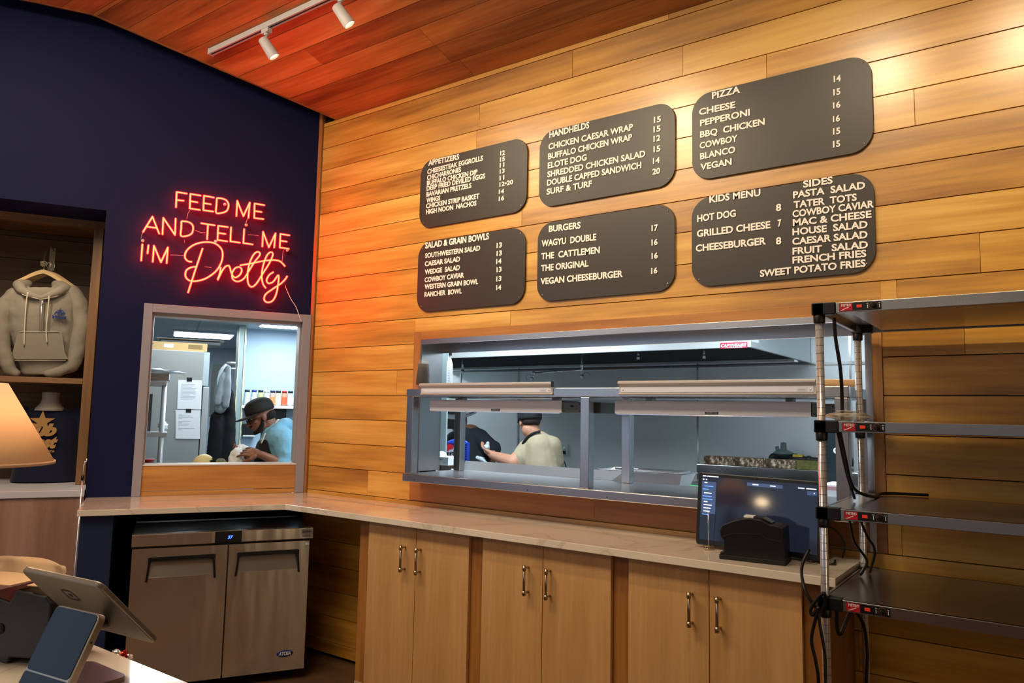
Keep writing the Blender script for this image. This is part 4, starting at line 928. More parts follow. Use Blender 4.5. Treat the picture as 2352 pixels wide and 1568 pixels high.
# ================================================================== kitchen behind the pass-through
t = thing('prep_table', 'long steel prep table behind the pass-through shelf', 'table', (2.3, .75, 0))
b = B(); b.box(1.25, .44, 1.10, 3.40, 1.15, 1.14); b.done('table_top', steel, t, bevel=.003)
for x in (1.3, 3.35):
    for y in (.49, 1.1): b = B(); b.cyl((x, y, 0), (x, y, 1.10), .02, .02, 14); b.done('leg', steel, t)
def pan(x, y, z, w, d, h, label, lid):
    t = thing('steel_pan', label, 'food pan', (x+w/2, y+d/2, z), FW, 'steel food pans')
    b = B()
    o = [(x, y), (x+w, y), (x+w, y+d), (x, y+d)]; i_ = [(x+.025, y+.02), (x+w-.025, y+.02), (x+w-.025, y+d-.02), (x+.025, y+d-.02)]
    r = [(x-.012, y-.012), (x+w+.012, y-.012), (x+w+.012, y+d+.012), (x-.012, y+d+.012)]
    vs = [(u, v, z+h) for u, v in r]+[(u, v, z+h) for u, v in o]+[(u, v, z) for u, v in i_]
    b.add(vs, [(k, (k+1) % 4, 4+(k+1) % 4, 4+k) for k in range(4)]+[(4+k, 4+(k+1) % 4, 8+(k+1) % 4, 8+k) for k in range(4)]+[(8, 9, 10, 11)])
    b.done('pan_body', steelS, t, solid=.003, bevel=.004)
    if lid: b = B(); b.box(x-.008, y-.008, z+h+.003, x+w+.008, y+d+.008, z+h+.009); b.box(x+.02, y+.02, z+h+.009, x+w-.02, y+d-.02, z+h+.013); b.done('pan_lid', steelS, t, bevel=.002)
q = Wp(1470, 1108, .62); pan(2.03, .70, 1.1405, .33, .20, .075, 'lidded steel food pan on the prep table, right of the rear shelf post', True)
pan(1.80, .78, 1.1405, .20, .18, .075, 'open steel food pan partly behind the rear shelf post', False)
t = thing('serving_tongs', 'steel tongs with green handles on the prep table', 'tongs', (2.5, .55, 1.141))
gr = mat('green grip', '1f9a55', .4)
b = B(); b.tube([(2.36, .58, 1.160), (2.44, .56, 1.158), (2.52, .54, 1.150)], .007, 8); b.tube([(2.45, .60, 1.168), (2.52, .58, 1.168), (2.57, .56, 1.160)], .007, 8); b.done('green_handle', gr, t)
b = B(); b.tube([(2.52, .54, 1.150), (2.62, .50, 1.146)], .003, 6); b.tube([(2.57, .56, 1.160), (2.64, .50, 1.147)], .003, 6); b.done('tong_arms', chrome, t)
# white box with papers, dark box on the far left of the shelf
def wbox(name, pts, Y0, Y1, m, label, cat, **k):
    b = B(); b.prism(pts, XZ, Y0, Y1); return tag(b.done(name, m, base=(sum(p[0] for p in pts)/len(pts), (Y0+Y1)/2, min(p[1] for p in pts)), **k), label, cat)
A = Wp(1005, 1048, .55); C_ = Wp(1029, 1069, .55)
t = thing('carton', 'small white carton on the kitchen side, left of the rear shelf post', 'box', ((A.x+C_.x)/2, .6, C_.z))
b = B(); b.box(A.x-.05, .55, C_.z, C_.x, .68, A.z); b.done('carton_body', paper, t, bevel=.002)
b = B(); b.box(A.x+.005, .5485, A.z-.022, A.x+.04, .55, A.z-.016); b.box(A.x+.055, .5485, A.z-.040, A.x+.075, .55, A.z-.037); b.done('carton_print', mat('teal print', '3c7f96', .5), t)
b = B(); b.ell((A.x-.005, .60, A.z+.004), (.035, .03, .03)); b.done('crumpled_napkin', paper, t)
b = B(); b.box(A.x-.02, .56, C_.z-.035, A.x+.03, .66, C_.z-.002); tag(b.done('small_dark_box', mat('brown box', '4a3834', .6), base=(A.x, .6, C_.z-.035)), 'small dark box below the white carton', 'box')
b = B(); b.box(A.x-.15, .50, .90, C_.x+.05, .75, C_.z-.037); tag(b.done('side_counter', steelK, base=(A.x, .6, .90)), 'steel ledge carrying the white carton behind the shelf', 'counter')
# printed blue drink crate
A, C_ = Wp(1025, 1010, 1.0), Wp(1072, 1062, 1.0)
t = thing('drink_crate', 'blue drink carton with red and white round logo beside the dark-shirted cook', 'carton', ((A.x+C_.x)/2, 1.05, C_.z-.02))
b = B(); zc_ = C_.z-.02
b.box(A.x+.012, 1.0, zc_, C_.x, 1.03, A.z-.012)
for k in range(9): z = zc_+.01+k*(A.z-zc_-.02)/9; b.box(A.x+.011, .996, z, C_.x+.004, 1.0, z+.010)
b.ell(((A.x+C_.x)/2, 1.015, A.z-.02), ((C_.x-A.x)/2, .014, .03)); b.done('crate_body', mat('cola blue', '1238a8', .4), t, bevel=.002)
xl, xr = A.x, A.x+.078; h_ = A.z-zc_
b = B(); b.add([(xl-.010, .992, A.z-.006), (xl+.006, .992, A.z), (xl+.012, .992, A.z-.05), (xr, .992, A.z-.05), (xr, .992, zc_+.045), (xl+.010, .992, zc_+.02)], [tuple(range(6))]); b.done('logo_panel', paper, t, solid=.002)
b = B(); b.add([(xl+.004, .990, A.z-.06), (xl+.012, .990, A.z-.04), (xl+.03, .990, A.z-.03), (xl+.055, .990, A.z-.028), (xr, .990, A.z-.038), (xr, .990, A.z-.062), (xl+.05, .990, A.z-.066), (xl+.012, .990, A.z-.088)], [tuple(range(8))]); b.done('red_wave', mat('cola red', 'd8202c', .5), t, solid=.001)
b = B(); text(b, 'PEPSI', (xl-.004, .989, A.z-.117), Vector((1, 0, .12)).normalized(), (0, 0, 1), width=.115, height=.026, ext=.001, off=.03); b.done('logo_lettering', black, t)
# hose, monitor and post at the left of the opening
b = B(); P = bez([Wp(x, y, 1.15) for x, y in ((985, 950), (1010, 953), (1040, 957), (1065, 953), (1090, 944), (1105, 930))], 24)
b.tube(P, .018, 12, taper=[1+.13*(i % 2) for i in range(len(P))]); tag(b.done('flexible_hose', steelS, base=(P[0].x, 1.15, 1.5)), 'ribbed silver flexible hose seen below the left heat lamp', 'hose')
A, C_ = Wp(990, 955, 1.6), Wp(1044, 985, 1.6)
t = thing('kitchen_monitor', 'small black order screen at the left of the kitchen opening', 'monitor', ((A.x+C_.x)/2, 1.62, C_.z-.3))
b = B(); b.box(A.x-.1, 1.6, C_.z, C_.x, 1.64, A.z+.1); b.done('monitor_shell', black, t, bevel=.004)
b = B(); b.box((A.x+C_.x)/2-.02, 1.61, C_.z-.45, (A.x+C_.x)/2+.02, 1.64, C_.z); b.done('monitor_stalk', black, t)
b = B(); b.box((A.x+C_.x)/2+.01, 1.598, C_.z+.02, (A.x+C_.x)/2+.03, 1.6, C_.z+.03); b.done('logo_mark', greyp, t)
A, C_ = Wp(1009, 770, .8), Wp(1024, 1000, .8)
b = B(); b.box(A.x-.03, .8, 0, C_.x, .815, KZ-.002); tag(b.done('white_post', mat('pale post', '8fa3a5', .45), base=(A.x, .83, 0)), 'pale square post behind the left end of the pass-through', 'post')
b = B(); A = Wp(1032, 818, .78)
vs = [Wp(x, y, .77) for x, y in ((1031, 815), (1036, 822), (1040, 838), (1038, 880), (1025, 882), (1026, 838))]
b.add([tuple(v) for v in vs], [tuple(range(6))]); 
t = thing('hanging_tag', 'white handwritten paper tag clipped to the pale post', 'paper', (A.x, .77, vs[3].z))
b.done('paper_strip', paper, t, solid=.0015)
b = B()
for k in range(6):
    q = Wp(1029, 845+k*6, .765); b.box(q.x, .765, q.z, q.x+.016, .7655, q.z+.002)
b.done('handwriting', mat('ink', '4a5a68', .7), t)
b = B(); q = Wp(1034, 812, .77); b.box(q.x-.008, .762, q.z-.014, q.x+.008, .78, q.z+.014); b.done('binder_clip', black, t)
# hood
HX, HY = 2.545, 1.35
t = thing('extractor_hood', 'long stainless steel extractor hood in the kitchen', 'hood', (.6, 2.1, 1.97))
HL = -1.2
b = B(); b.box(HL, HY, 1.982, HX, HY+.02, 2.062); b.box(HL, HY+.02, 2.045, HX, HY+.05, 2.41); b.box(HX-.02, HY+.02, 1.982, HX, 2.79, 2.41); b.box(HL, HY+.02, 1.982, HL+.02, 2.79, 2.41); b.done('hood_body', steelK, t, bevel=.002)
b = B(); b.box(HL+.021, 2.45, 1.99, HX-.021, 2.5, 2.41); b.box(HL+.021, HY+.051, 2.36, HX-.021, 2.44, 2.40); b.done('filter_bank', mat('dark filters', (.10, .11, .11), .4, .8), t)
b = B(); b.box(HL+.021, 2.40, 1.966, HX-.021, 2.50, 1.985); b.done('grease_gutter', steelS, t)
A, C_ = Wp(1654, 785, HY), Wp(1717, 801, HY)
b = B(); zc_ = (A.z+C_.z)/2; b.box(A.x, HY-.0015, zc_-.018, C_.x, HY, zc_+.018); s_ = b.done('maker_sticker', mat('maroon sticker', 'a81f3c', .4), t)
b = B(); text(b, 'CAPTIVEAIRE', (A.x+.006, HY-.0016, zc_-.009), (1, 0, 0), (0, 0, 1), width=C_.x-A.x-.012, height=.02, ext=.0004, off=.03, shear=.2); b.box(A.x+.03, HY-.0019, zc_-.0145, C_.x-.03, HY-.0016, zc_-.0125); b.done('sticker_lettering', white, s_)
b = B(); b.box(HX, HY+.01, 2.018, HX+.0012, HY+.16, 2.064); s_ = b.done('rating_label', paper, t)
b = B(); 
for k in range(5): b.box(HX+.0012, HY+.02, 2.054-k*.007, HX+.0018, HY+.07, 2.056-k*.007)
b.box(HX+.0012, HY+.085, 2.03, HX+.0018, HY+.097, 2.05); b.box(HX+.0012, HY+.105, 2.04, HX+.0018, HY+.145, 2.043); b.done('label_print', greyp, s_)
t = thing('fire_pipework', 'silver fire suppression pipe with drop nozzles under the hood', 'pipework', (.6, 1.9, 1.85))
b = B(); 
def drop(px, y0, y1, Y=1.7, r=.009):
    a, c = Wp(px, y0, Y), Wp(px, y1, Y); b.tube([(a.x, Y, max(a.z, 2.0)), (a.x, Y, c.z)], r, 10); b.cyl((a.x, Y, c.z+.02), (a.x, Y, c.z-.012), r*1.6, r*1.3, 12); return c
drop(1063, 820, 854); drop(1337, 810, 866); drop(1466, 805, 822, r=.008); drop(1617, 800, 820, r=.008)
a, c = Wp(1337, 849, 1.7), Wp(1226, 857, 1.7); b.tube([a, (c.x, 1.7, c.z)], .009, 10); b.ell(tuple(c), (.016, .016, .016)); e = Wp(1222, 872, 1.7); b.tube([c, (e.x, 1.7, e.z)], .009, 10); b.cyl((e.x, 1.7, e.z+.02), (e.x, 1.7, e.z-.01), .014, .012, 12)
b.done('pipe', steelS, t)
b = B()
for px, py in ((1215, 866), (1347, 862), (1624, 818)):
    q = Wp(px, py, 1.7); b.tube([(q.x+.03*math.cos(a_*.35), 1.7, q.z+.024*math.sin(a_*.35)) for a_ in range(13)], .0015, 5)
b.done('cap_loops', black, t)
# range, fire bricks and gas valve
t = thing('cooking_range', 'steel backguard of the cooking range below the hood', 'range', (2.2, 2.3, 0))
x0r, x1r = Wp(1600, 1078, 2.3).x, 3.0
zt_ = Wp(1700, 1071, 2.3).z
for k in range(4):
    xa_ = x0r+k*(.47); b = B(); b.box(xa_, 2.3, zt_-.12, xa_+.466, 2.34, zt_); b.done('backguard_panel', steelS, t, bevel=.002)
b = B(); b.box(x0r, 1.9, 0, x0r+1.88, 2.70, zt_-.13); b.done('range_body', steelK, t)
b = B(); 
for k in range(3): b.box(x0r+.06+k*.5, 1.95, zt_-.129, x0r+.4+k*.5, 2.25, zt_-.118)
b.done('burner_grates', black, t)
b = B(); b.box(x0r, 2.36, zt_-.02, x0r+1.88, 2.6, zt_-.005); b.done('rear_shelf', steel, t)
def brickmat():
    if 'sooty firebrick' in MATS: return MATS['sooty firebrick']
    m, nt, bb = newmat('sooty firebrick'); N = nt.nodes; tc = N.new('ShaderNodeTexCoord'); n1 = N.new('ShaderNodeTexNoise'); n1.inputs['Scale'].default_value = 38; n1.inputs['Detail'].default_value = 6
    cr = N.new('ShaderNodeValToRGB'); e = cr.color_ramp.elements; e[0].position = .36; e[0].color = lin('2c2016'); e[1].position = .68; e[1].color = lin('c9c0aa'); x = e.new(.52); x.color = lin('6b5238')
    L(nt, tc.outputs['Object'], n1.inputs[0]); L(nt, n1.outputs['Fac'], cr.inputs[0]); L(nt, cr.outputs[0], bb.inputs['Base Color']); bb.inputs['Roughness'].default_value = .85; MATS['sooty firebrick'] = m; return m
xb = Wp(1616, 1070, 2.42).x
for k in range(4):
    z0_ = zt_-.004; b = B(); b.box(xb+k*.235, 2.42, z0_, xb+k*.235+.23, 2.50, z0_+.065); tag(b.done('firebrick', brickmat() if k < 3 else mat('olive firebrick', '5e5a2c', .85, var=.6, vscale=22), base=(xb+k*.235+.11, 2.46, z0_), bevel=.004), ('leftmost sooty firebrick on the range shelf', 'second sooty firebrick from the left on the range shelf', 'third sooty firebrick from the left, below the gas pipe', 'olive-tinted firebrick nearest the rack post')[k], 'brick', 'firebricks on the range')
t = thing('gas_regulator', 'dark gas regulator and pipe on the kitchen wall above the firebricks', 'gas regulator', tuple(Wp(1790, 1045, 2.6)))
irn = mat('dark iron pipe', '23241f', .55, .3); rg = mat('green grey cast metal', '4d5d56', .5)
pv = lambda x, y: Wp(x, y, 2.6)
b = B(); b.tube(bez([pv(1774, 1068), pv(1773, 1055), pv(1776, 1048), pv(1790, 1047)], 4), .026, 10); b.tube([pv(1785, 1048), pv(1830, 1053), pv(1880, 1058), pv(1960, 1064)], .024, 10); b.ell(tuple(pv(1828, 1052)), (.035, .03, .035)); b.ell(tuple(pv(1858, 1056)), (.03, .03, .032)); b.done('gas_pipe', irn, t)
c = pv(1800, 1042); b = B(); b.lathe([(.0, -.03), (.05, -.03), (.065, -.005), (.075, 0), (.075, .01), (.06, .018), (.03, .03), (.024, .035), (.02, .085), (.0, .088)], tuple(c), 24); b.cyl((c.x-.04, 2.6, c.z+.01), (c.x-.05, 2.6, c.z+.055), .016, .014, 10); b.done('regulator_body', rg, t)
c = pv(1834, 1047); b = B(); b.box(c.x-.035, 2.57, c.z-.006, c.x+.035, 2.63, c.z+.012); b.done('yellow_tag', mat('yellow', 'b59a2a', .5), t)
q = Wp(1776, 1066, 2.6); b = B(); b.cyl((q.x, 2.62, q.z-.02), (q.x, 2.62, q.z), .02, .02, 12); b.done('white_pipe_end', alu, t)
# wall outlet
A, C_ = Wp(1291, 1020, 2.795), Wp(1305, 1047, 2.795)
t = thing('wall_outlet', 'steel wall outlet with a black plug beside the beige-shirted cook', 'outlet', ((A.x+C_.x)/2, 2.795, C_.z))
xm_, zm_ = (A.x+C_.x)/2, (A.z+C_.z)/2
b = B(); b.box(A.x, 2.787, C_.z, C_.x, 2.799, A.z); b.done('cover_plate', mat('outlet plate', 'b7bfc2', .4), t, bevel=.002)
b = B(); b.cyl((xm_, 2.787, zm_+.02), (xm_, 2.783, zm_+.02), .014, .014, 16); b.done('socket_face', white, t)
b = B(); b.box(xm_-.018, 2.755, zm_-.035, xm_+.012, 2.786, zm_-.005); b.tube(bez([(xm_-.005, 2.76, zm_-.035), (xm_, 2.76, zm_-.08), (xm_+.03, 2.76, zm_-.14), (xm_+.05, 2.76, zm_-.25)], 5), .005, 6); b.done('black_plug', black, t)
# dark vented appliance and white things seen between rack posts
A, C_ = Wp(1888, 985, .95), Wp(1930, 1108, .95)
t = thing('vented_appliance', 'dark green vented appliance seen behind the front rack post', 'appliance', ((A.x+C_.x)/2, 1.0, C_.z))
b = B(); b.box(A.x-.005, .95, C_.z, C_.x, 1.1, A.z+.04); b.done('appliance_body', mat('dark green metal', '14262b', .4), t, bevel=.003)
b = B()
for k in range(10): b.box(A.x+.005, .9485, A.z-.025-k*.022, A.x+.03, .95, A.z-.021-k*.022)
b.done('vent_slots', blackM, t)
q = Wp(1925, 1035, .95); b = B(); b.ring([(.008, 0), (.017, 0), (.017, .006), (.008, .006), (.008, 0)], Matrix.Translation((q.x-.005, .948, q.z))@Matrix.Rotation(PI/2, 4, 'X'), 20, cap=False); b.done('white_ring', white, t)
A, C_ = Wp(1890, 1110, .7), Wp(1932, 1150, .7)
t = thing('label_machine', 'small white machine behind the till monitor on the kitchen side', 'machine', ((A.x+C_.x)/2, .8, 1.1405))
b = B(); b.box(A.x, .7, 1.1405, C_.x, .88, A.z); b.done('machine_body', paper, t, bevel=.006); b = B(); b.box(A.x+.02, .698, A.z-.03, C_.x-.02, .7, A.z-.012); b.done('machine_label', mat('pink label', 'c99aa0', .5), t)
# ================================================================== kitchen seen through the navy window
def panel_light(s0, s1, n0, n1, label, dm=None):
    t = thing('ceiling_light', label, 'ceiling light', ((s0+s1)/2, (n0+n1)/2, KZ-.03), FN, 'kitchen ceiling lights')
    b = B(FN); b.box(s0, n0, KZ-.02, s1, n1, KZ-.004); b.done('light_frame', white, t)
    b = B(FN); b.box(s0+.02, n0+.02, KZ-.024, s1-.02, n1-.02, KZ-.0205); b.done('light_diffuser', dm or mat('kitchen diffuser', 'f2fbff', .5, emit=(.78, .90, 1.0), es=34), t)
panel_light(.18, .84, -4.75, -4.12, 'square bright ceiling panel above the steel fridge in the kitchen')
panel_light(-.15, 1.05, -2.1, -1.2, 'wide bright ceiling panel over the kitchen side of the navy-wall window', mat('soft diffuser', 'f2fbff', .5, emit=(.84, .94, 1.0), es=7))
panel_light(-.62, .04, -3.05, -2.45, 'bright ceiling panel at the top right of the navy-wall window')
def panel_lightW(x0, x1, y0, y1, label):
    t = thing('ceiling_light', label, 'ceiling light', ((x0+x1)/2, (y0+y1)/2, KZ-.03), FW, 'kitchen ceiling lights')
    b = B(); b.box(x0, y0, KZ-.02, x1, y1, KZ-.004); b.done('light_frame', white, t)
    b = B(); b.box(x0+.02, y0+.02, KZ-.024, x1-.02, y1-.02, KZ-.0205); b.done('light_diffuser', mat('line diffuser', 'f2fbff', .5, emit=(.78, .90, 1.0), es=26), t)
panel_lightW(.2, 1.4, .45, 1.05, 'bright ceiling panel over the cooks, hidden above the pass-through')
panel_lightW(2.3, 3.5, .45, 1.05, 'bright ceiling panel above the prep table, hidden above the pass-through')
# reach-in fridge
nf = -2.2
A = Np(346, 800, nf); C_ = Np(478, 808, nf); ztop = C_.z
t = thing('reach_in_fridge', 'tall stainless steel fridge with papers taped to its side', 'fridge', ((A.x+C_.x)/2, nf-.4, 0), FN)
s_r = Np(474, 1000, nf).x; s_l = s_r+.95
b = B(FN); b.box(s_r+.06, nf-.8, .1, s_l, nf, ztop); b.done('fridge_body', mat('fridge side steel', (.40, .42, .41), .38, .4, bump=(2, .15, (1, 1, 1))), t, bevel=.004)
b = B(FN); b.box(s_r, nf-.78, .12, s_r+.052, nf-.005, ztop-.32); b.done('fridge_door', steelG, t, bevel=.004)
b = B(FN); b.box(s_r+.01, nf-.79, ztop-.31, s_r+.06, nf-.002, ztop-.005); b.done('top_grille', mat('pale grille', 'aebfc4', .4), t, bevel=.002)
b = B(FN); b.box(s_r+.052, nf-.78, .12, s_r+.066, nf-.003, ztop-.32); b.done('door_gasket', blackM, t)
def sheetN(pts, n, name, m, label, cat, lines=0, group=None, parent=None):
    t = thing(name, label, cat, (pts[0][0], n, min(p[1] for p in pts)), FN, group)
    b = B(FN); b.prism(pts, XZ, n, n+.002); b.done('paper_sheet', m, t); return t
ink = mat('grey print', 'a8b2ba', .7); tape = mat('black tape', '15161a', .5)
for i, (xa, ya, xb_, yb_, lab) in enumerate(((407, 872, 464, 940, 'upper printed sheet taped to the fridge side'), (403, 941, 461, 1008, 'lower printed sheet taped to the fridge side'))):
    P = [Np(x, y, nf) for x, y in ((xa+2*(1-i), ya), (xb_, ya+1), (xb_-2, yb_), (xa, yb_-1))]
    t = sheetN([(p.x, p.z) for p in P], nf+.003+.003*i, 'paper_notice', paper, lab, 'paper', group='papers on the fridge')
    b = B(FN); rr = random.Random(i)
    s0_, s1_ = P[0].x-.03, P[1].x+.04; zt2, zb2 = P[0].z-.04, P[2].z+.05; z = zt2
    while z > zb2+.03:
        w = rr.uniform(.55, 1) if rr.random() > .25 else .2
        b.box(s0_, nf+.0052+.003*i, z, s0_+(s1_-s0_)*w, nf+.0058+.003*i, z+.0035); z -= .012 if rr.random() > .25 else .026
    b.done('print_lines', ink, t)
    q = Np((433, 435)[1-i], (943, 871)[1-i], nf); b = B(FN); b.box(q.x-.022, nf+.009, q.z-.017, q.x+.022, nf+.0105, q.z+.017); b.done('tape_piece', tape, t)
A, C_ = Np(346, 786, nf-.02), Np(492, 803, nf-.02)
t = thing('cardboard_box', 'long flat cardboard box on top of the tall steel fridge', 'box', ((A.x+C_.x)/2, nf-.2, ztop+.001), FN)
b = B(FN); b.box(C_.x+.06, nf-.35, ztop+.001, C_.x+.85, nf-.02, ztop+.075); b.done('box_body', mat('cardboard', 'c7a873', .8), t, bevel=.002)
b = B(FN); b.box(C_.x+.10, nf-.0195, ztop+.02, C_.x+.22, nf-.019, ztop+.06); b.box(C_.x+.5, nf-.0195, ztop+.05, C_.x+.72, nf-.019, ztop+.055); b.box(C_.x+.55, nf-.0195, ztop+.035, C_.x+.78, nf-.019, ztop+.04); b.done('box_print', mat('box print', '8c744a', .8), t)
b = B(FN); b.box(C_.x+.34, nf-.0195, ztop+.025, C_.x+.42, nf-.0188, ztop+.058); b.done('white_sticker', paper, t)
A = Np(362, 775, nf-.4)
t = thing('hotel_pan', 'grey pan with rolled rim on top of the cardboard box', 'food pan', (A.x-.3, nf-.4, ztop+.08), FN)
b = B(FN); b.box(A.x-.55, nf-.5, ztop+.08, A.x-.02, nf-.3, ztop+.125); b.done('pan_body', mat('grey pan', '5c6264', .4, .6), t, bevel=.01)
b = B(FN); b.box(A.x-.58, nf-.53, ztop+.125, A.x+.01, nf-.27, ztop+.133); b.done('pan_rim', alu, t, bevel=.004)
# shelving at the left with the pans
t = thing('steel_shelving', 'steel shelving at the left edge of the kitchen window', 'shelving', (1.2, -1.5, 0), FN)
ns = -1.3
for y in (875, 993):
    A = Np(384, y, ns); b = B(FN); b.box(A.x, ns-.45, A.z-.035, A.x+.7, ns, A.z); b.done('shelf', steelG, t, bevel=.003)
for x in (377,):
    A = Np(x, 900, ns); b = B(FN); zt3 = Np(384, 878, ns).z
    for n_ in (ns-.03, ns-.42): b.cyl((A.x, n_, 0), (A.x, n_, zt3-.002), .019, .019, 14)
    b.cyl((A.x+.55, ns-.03, 0), (A.x+.55, ns-.03, zt3-.002), .019, .019, 14)
    b.done('uprights', steelG, t)
A = Np(384, 873, ns)
t = thing('wrapped_pan', 'steel pan covered with cling film on the top shelf at the left of the window', 'food pan', (A.x+.2, ns-.2, A.z+.001), FN)
b = B(FN); z_ = Np(384, 875, ns).z+.001; b.box(A.x-.02, ns-.35, z_, A.x+.34, ns-.06, z_+.065); b.done('pan_body', steel, t, bevel=.008)
b = B(FN); crumple(b, (A.x+.14, ns-.2, z_+.078), (.22, .18, .022), 3, .6, 30, 12); b.done('cling_film', mat('cling film', 'dfe6ea', .25, alpha=.75), t)
z_ = Np(384, 993, ns).z+.001
for i, (du, dz_, rr_, m, lab) in enumerate(((.30, 0, .075, kraft, 'tan food bag on the lower steel shelf at the window edge'), (.08, 0, .045, paper, 'crumpled white wrapper on the lower steel shelf by the fridge'))):
    b = B(FN); crumple(b, (A.x-.02+du-.05, ns-.1, z_+rr_*1.1), (rr_*.75, .06, rr_*.8), 8+i, .4); tag(b.done('food_bag' if i == 0 else 'white_wrapper', m, base=(A.x+du, ns-.1, z_)), lab, ('bag', 'wrapper')[i])
b = B(FN); b.box(A.x+.1, ns-.4, z_+.0, A.x+.6, ns-.3, z_+.30); tag(b.done('dark_cabinet', mat('dark steel', (.12, .13, .13), .4, .8), base=(A.x+.3, ns-.35, z_)), 'dark steel cabinet standing on the lower shelf behind the food bag', 'cabinet')
# wall post with filler edges
nP = -3.15
A, C_ = Np(543, 900, nP), Np(557, 900, nP)
b = B(FN); pts = [(C_.x, 0)]; rr = random.Random(5)
for i in range(40): pts.append((C_.x-.004*rr.random(), .02+i*.06))
pts.append((C_.x, KZ)); pts.append((A.x, KZ))
for i in range(40): pts.append((A.x+.004*rr.random(), KZ-.02-i*.06))
pts.append((A.x, 0)); b.prism(pts, XZ, nP-.34, nP); b.done('trim_10', mat('raw edge board', '8fa0a0', .6), kind='structure')
b = B(FN); pts = []
for i in range(60): pts.append((C_.x-.001-.012*rr.random(), .02+i*.04))
for i in range(60): pts.append((C_.x+.004+.003*rr.random(), 2.40-i*.04))
b.prism(pts, XZ, nP+.0, nP+.006)
pts = []
for i in range(60): pts.append((A.x-.003-.003*rr.random(), .02+i*.04))
for i in range(60): pts.append((A.x+.006*rr.random()+.001, 2.40-i*.04))
b.prism(pts, XZ, nP+.0, nP+.004)
b.done('trim_11', mat('yellowed filler', 'cfc8a4', .7), kind='structure')
# hanging jacket and aprons
t = thing('hanging_jacket', 'grey hooded jacket hanging on a rail beside the tall fridge', 'jacket', tuple(Np(515, 900, -2.75)), FN)
A = lambda x, y, n=-2.75: Np(x, y, n)
b = B(FN); b.chain([A(520, 843), A(514, 858), A(509, 890), A(505, 925), A(506, 936)], [.03, .055, .062, .066, .06]); b.chain([A(524, 845, -2.70), A(523, 880, -2.68), A(519, 930, -2.68)], [.028, .036, .036]); b.chain([A(512, 858, -2.68), A(505, 900, -2.66), A(500, 925, -2.66)], [.02, .03, .03]); b.done('jacket_body', mat('grey fleece', '7d8486', .9), t, remesh=.008, sm=3, disp=(.022, .11))
b = B(FN); b.chain([A(518, 838, -2.70), A(510, 848, -2.69), A(503, 866, -2.69), A(500, 884, -2.70)], [.014, .018, .014, .008]); b.done('jacket_hood', mat('pale fleece', 'b9c0c4', .9), t, remesh=.006, sm=2)
b = B(FN); b.tube([A(521, 832), A(541, 834)], .012, 8); b.tube([A(522, 846), A(541, 847)], .010, 8); b.done('wall_rail', alu, t)
t = thing('hanging_aprons', 'black aprons hanging below the grey jacket', 'apron', tuple(Np(510, 1050, -2.7)), FN)
b = B(FN); b.chain([A(508, 936, -2.8), A(500, 960, -2.8), A(496, 1030, -2.8), A(495, 1085, -2.8)], [.03, .07, .085, .08]); b.chain([A(530, 900, -2.8), A(528, 960, -2.8), A(520, 1040, -2.8), A(512, 1080, -2.8)], [.03, .06, .085, .08]); b.done('apron_cloth', mat('black cloth', '08080a', .95), t, remesh=.009, sm=3, disp=(.02, .12))
A_ = Np(497, 880, -3.3); b = B(FN); b.box(A_.x-.05, -3.35, A_.z-.35, A_.x+.05, -3.3, A_.z+.2); tag(b.done('wall_board', mat('dark notice', '4a4c4a', .6), base=(A_.x, -3.3, A_.z-.35)), 'dark narrow board on the wall right of the tall fridge', 'board')
# spice shelf
nS = -3.38
P0, P1 = Np(694, 933, nS), Np(615, 933, nS)
t = thing('spice_shelf', 'white wall shelf carrying the spice jars', 'shelf', ((P0.x+P1.x)/2, nS, P0.z-.03), FN)
b = B(FN); b.box(-.75, -3.498, P0.z-.03, P1.x+.30, nS+.06, P0.z); b.done('shelf_board', white, t, bevel=.002)
b = B(FN); b.box(P1.x+.15, -3.498, P0.z-.10, P1.x+.165, nS-.01, P0.z-.0301); b.box(-.6, -3.498, P0.z-.10, -.585, nS-.01, P0.z-.0301); b.done('shelf_bracket', white, t)
capc = [('1b1c2a', 'black'), ('2a2f86', 'blue'), ('1b1c2a', 'black'), ('d8dde0', 'white'), ('23244a', 'navy'), ('1b1c2a', 'black'), ('b8232c', 'red'), ('151515', 'black'), ('2a2f86', 'blue')]
labc = ['c9d0d4', 'd0d8d8', 'a8b06a', 'e3dcdc', 'dd8a58', 'e8e6dc', 'd8603a', 'e8e4e4', 'd8dde0']
for i, px in enumerate((567, 583, 598, 612, 626, 639, 653, 666.5, 680)):
    q = Np(px, 915, nS); s_, w_ = q.x, .031; z_ = P0.z
    names = 'first second third fourth fifth sixth seventh eighth ninth'.split()[i]
    t = thing('spice_jar', 'plastic spice jar with %s lid, %s from the left on the white wall shelf' % (capc[i][1], names), 'spice jar', (s_, nS, z_), FN, 'spice jars on the wall shelf')
    b = B(FN); b.lathe([(.0, 0), (w_, 0), (w_, .12), (w_*.8, .135), (w_*.8, .142), (.0, .142)], (s_, nS, z_), 20); b.done('jar', mat('jar plastic %d' % i, ('b9c2c4', 'b4bcc0', 'b5b784', 'c0c4be', 'b79d92', 'c3c49f', 'c08a70', 'c9c2c0', 'b9c2c4')[i], .25), t)
    b = B(FN); b.lathe([(.0, 0), (w_*.86, 0), (w_*.86, .024), (.0, .024)], (s_, nS, z_+.142), 20); b.done('lid', mat('jar lid '+capc[i][1], capc[i][0], .4), t)
    b = B(FN); b.lathe([(w_+.0008, .015), (w_+.0008, .095)], (s_, nS, z_), 20, cap=False); b.done('jar_label', mat('jar label %d' % i, labc[i], .6), t)
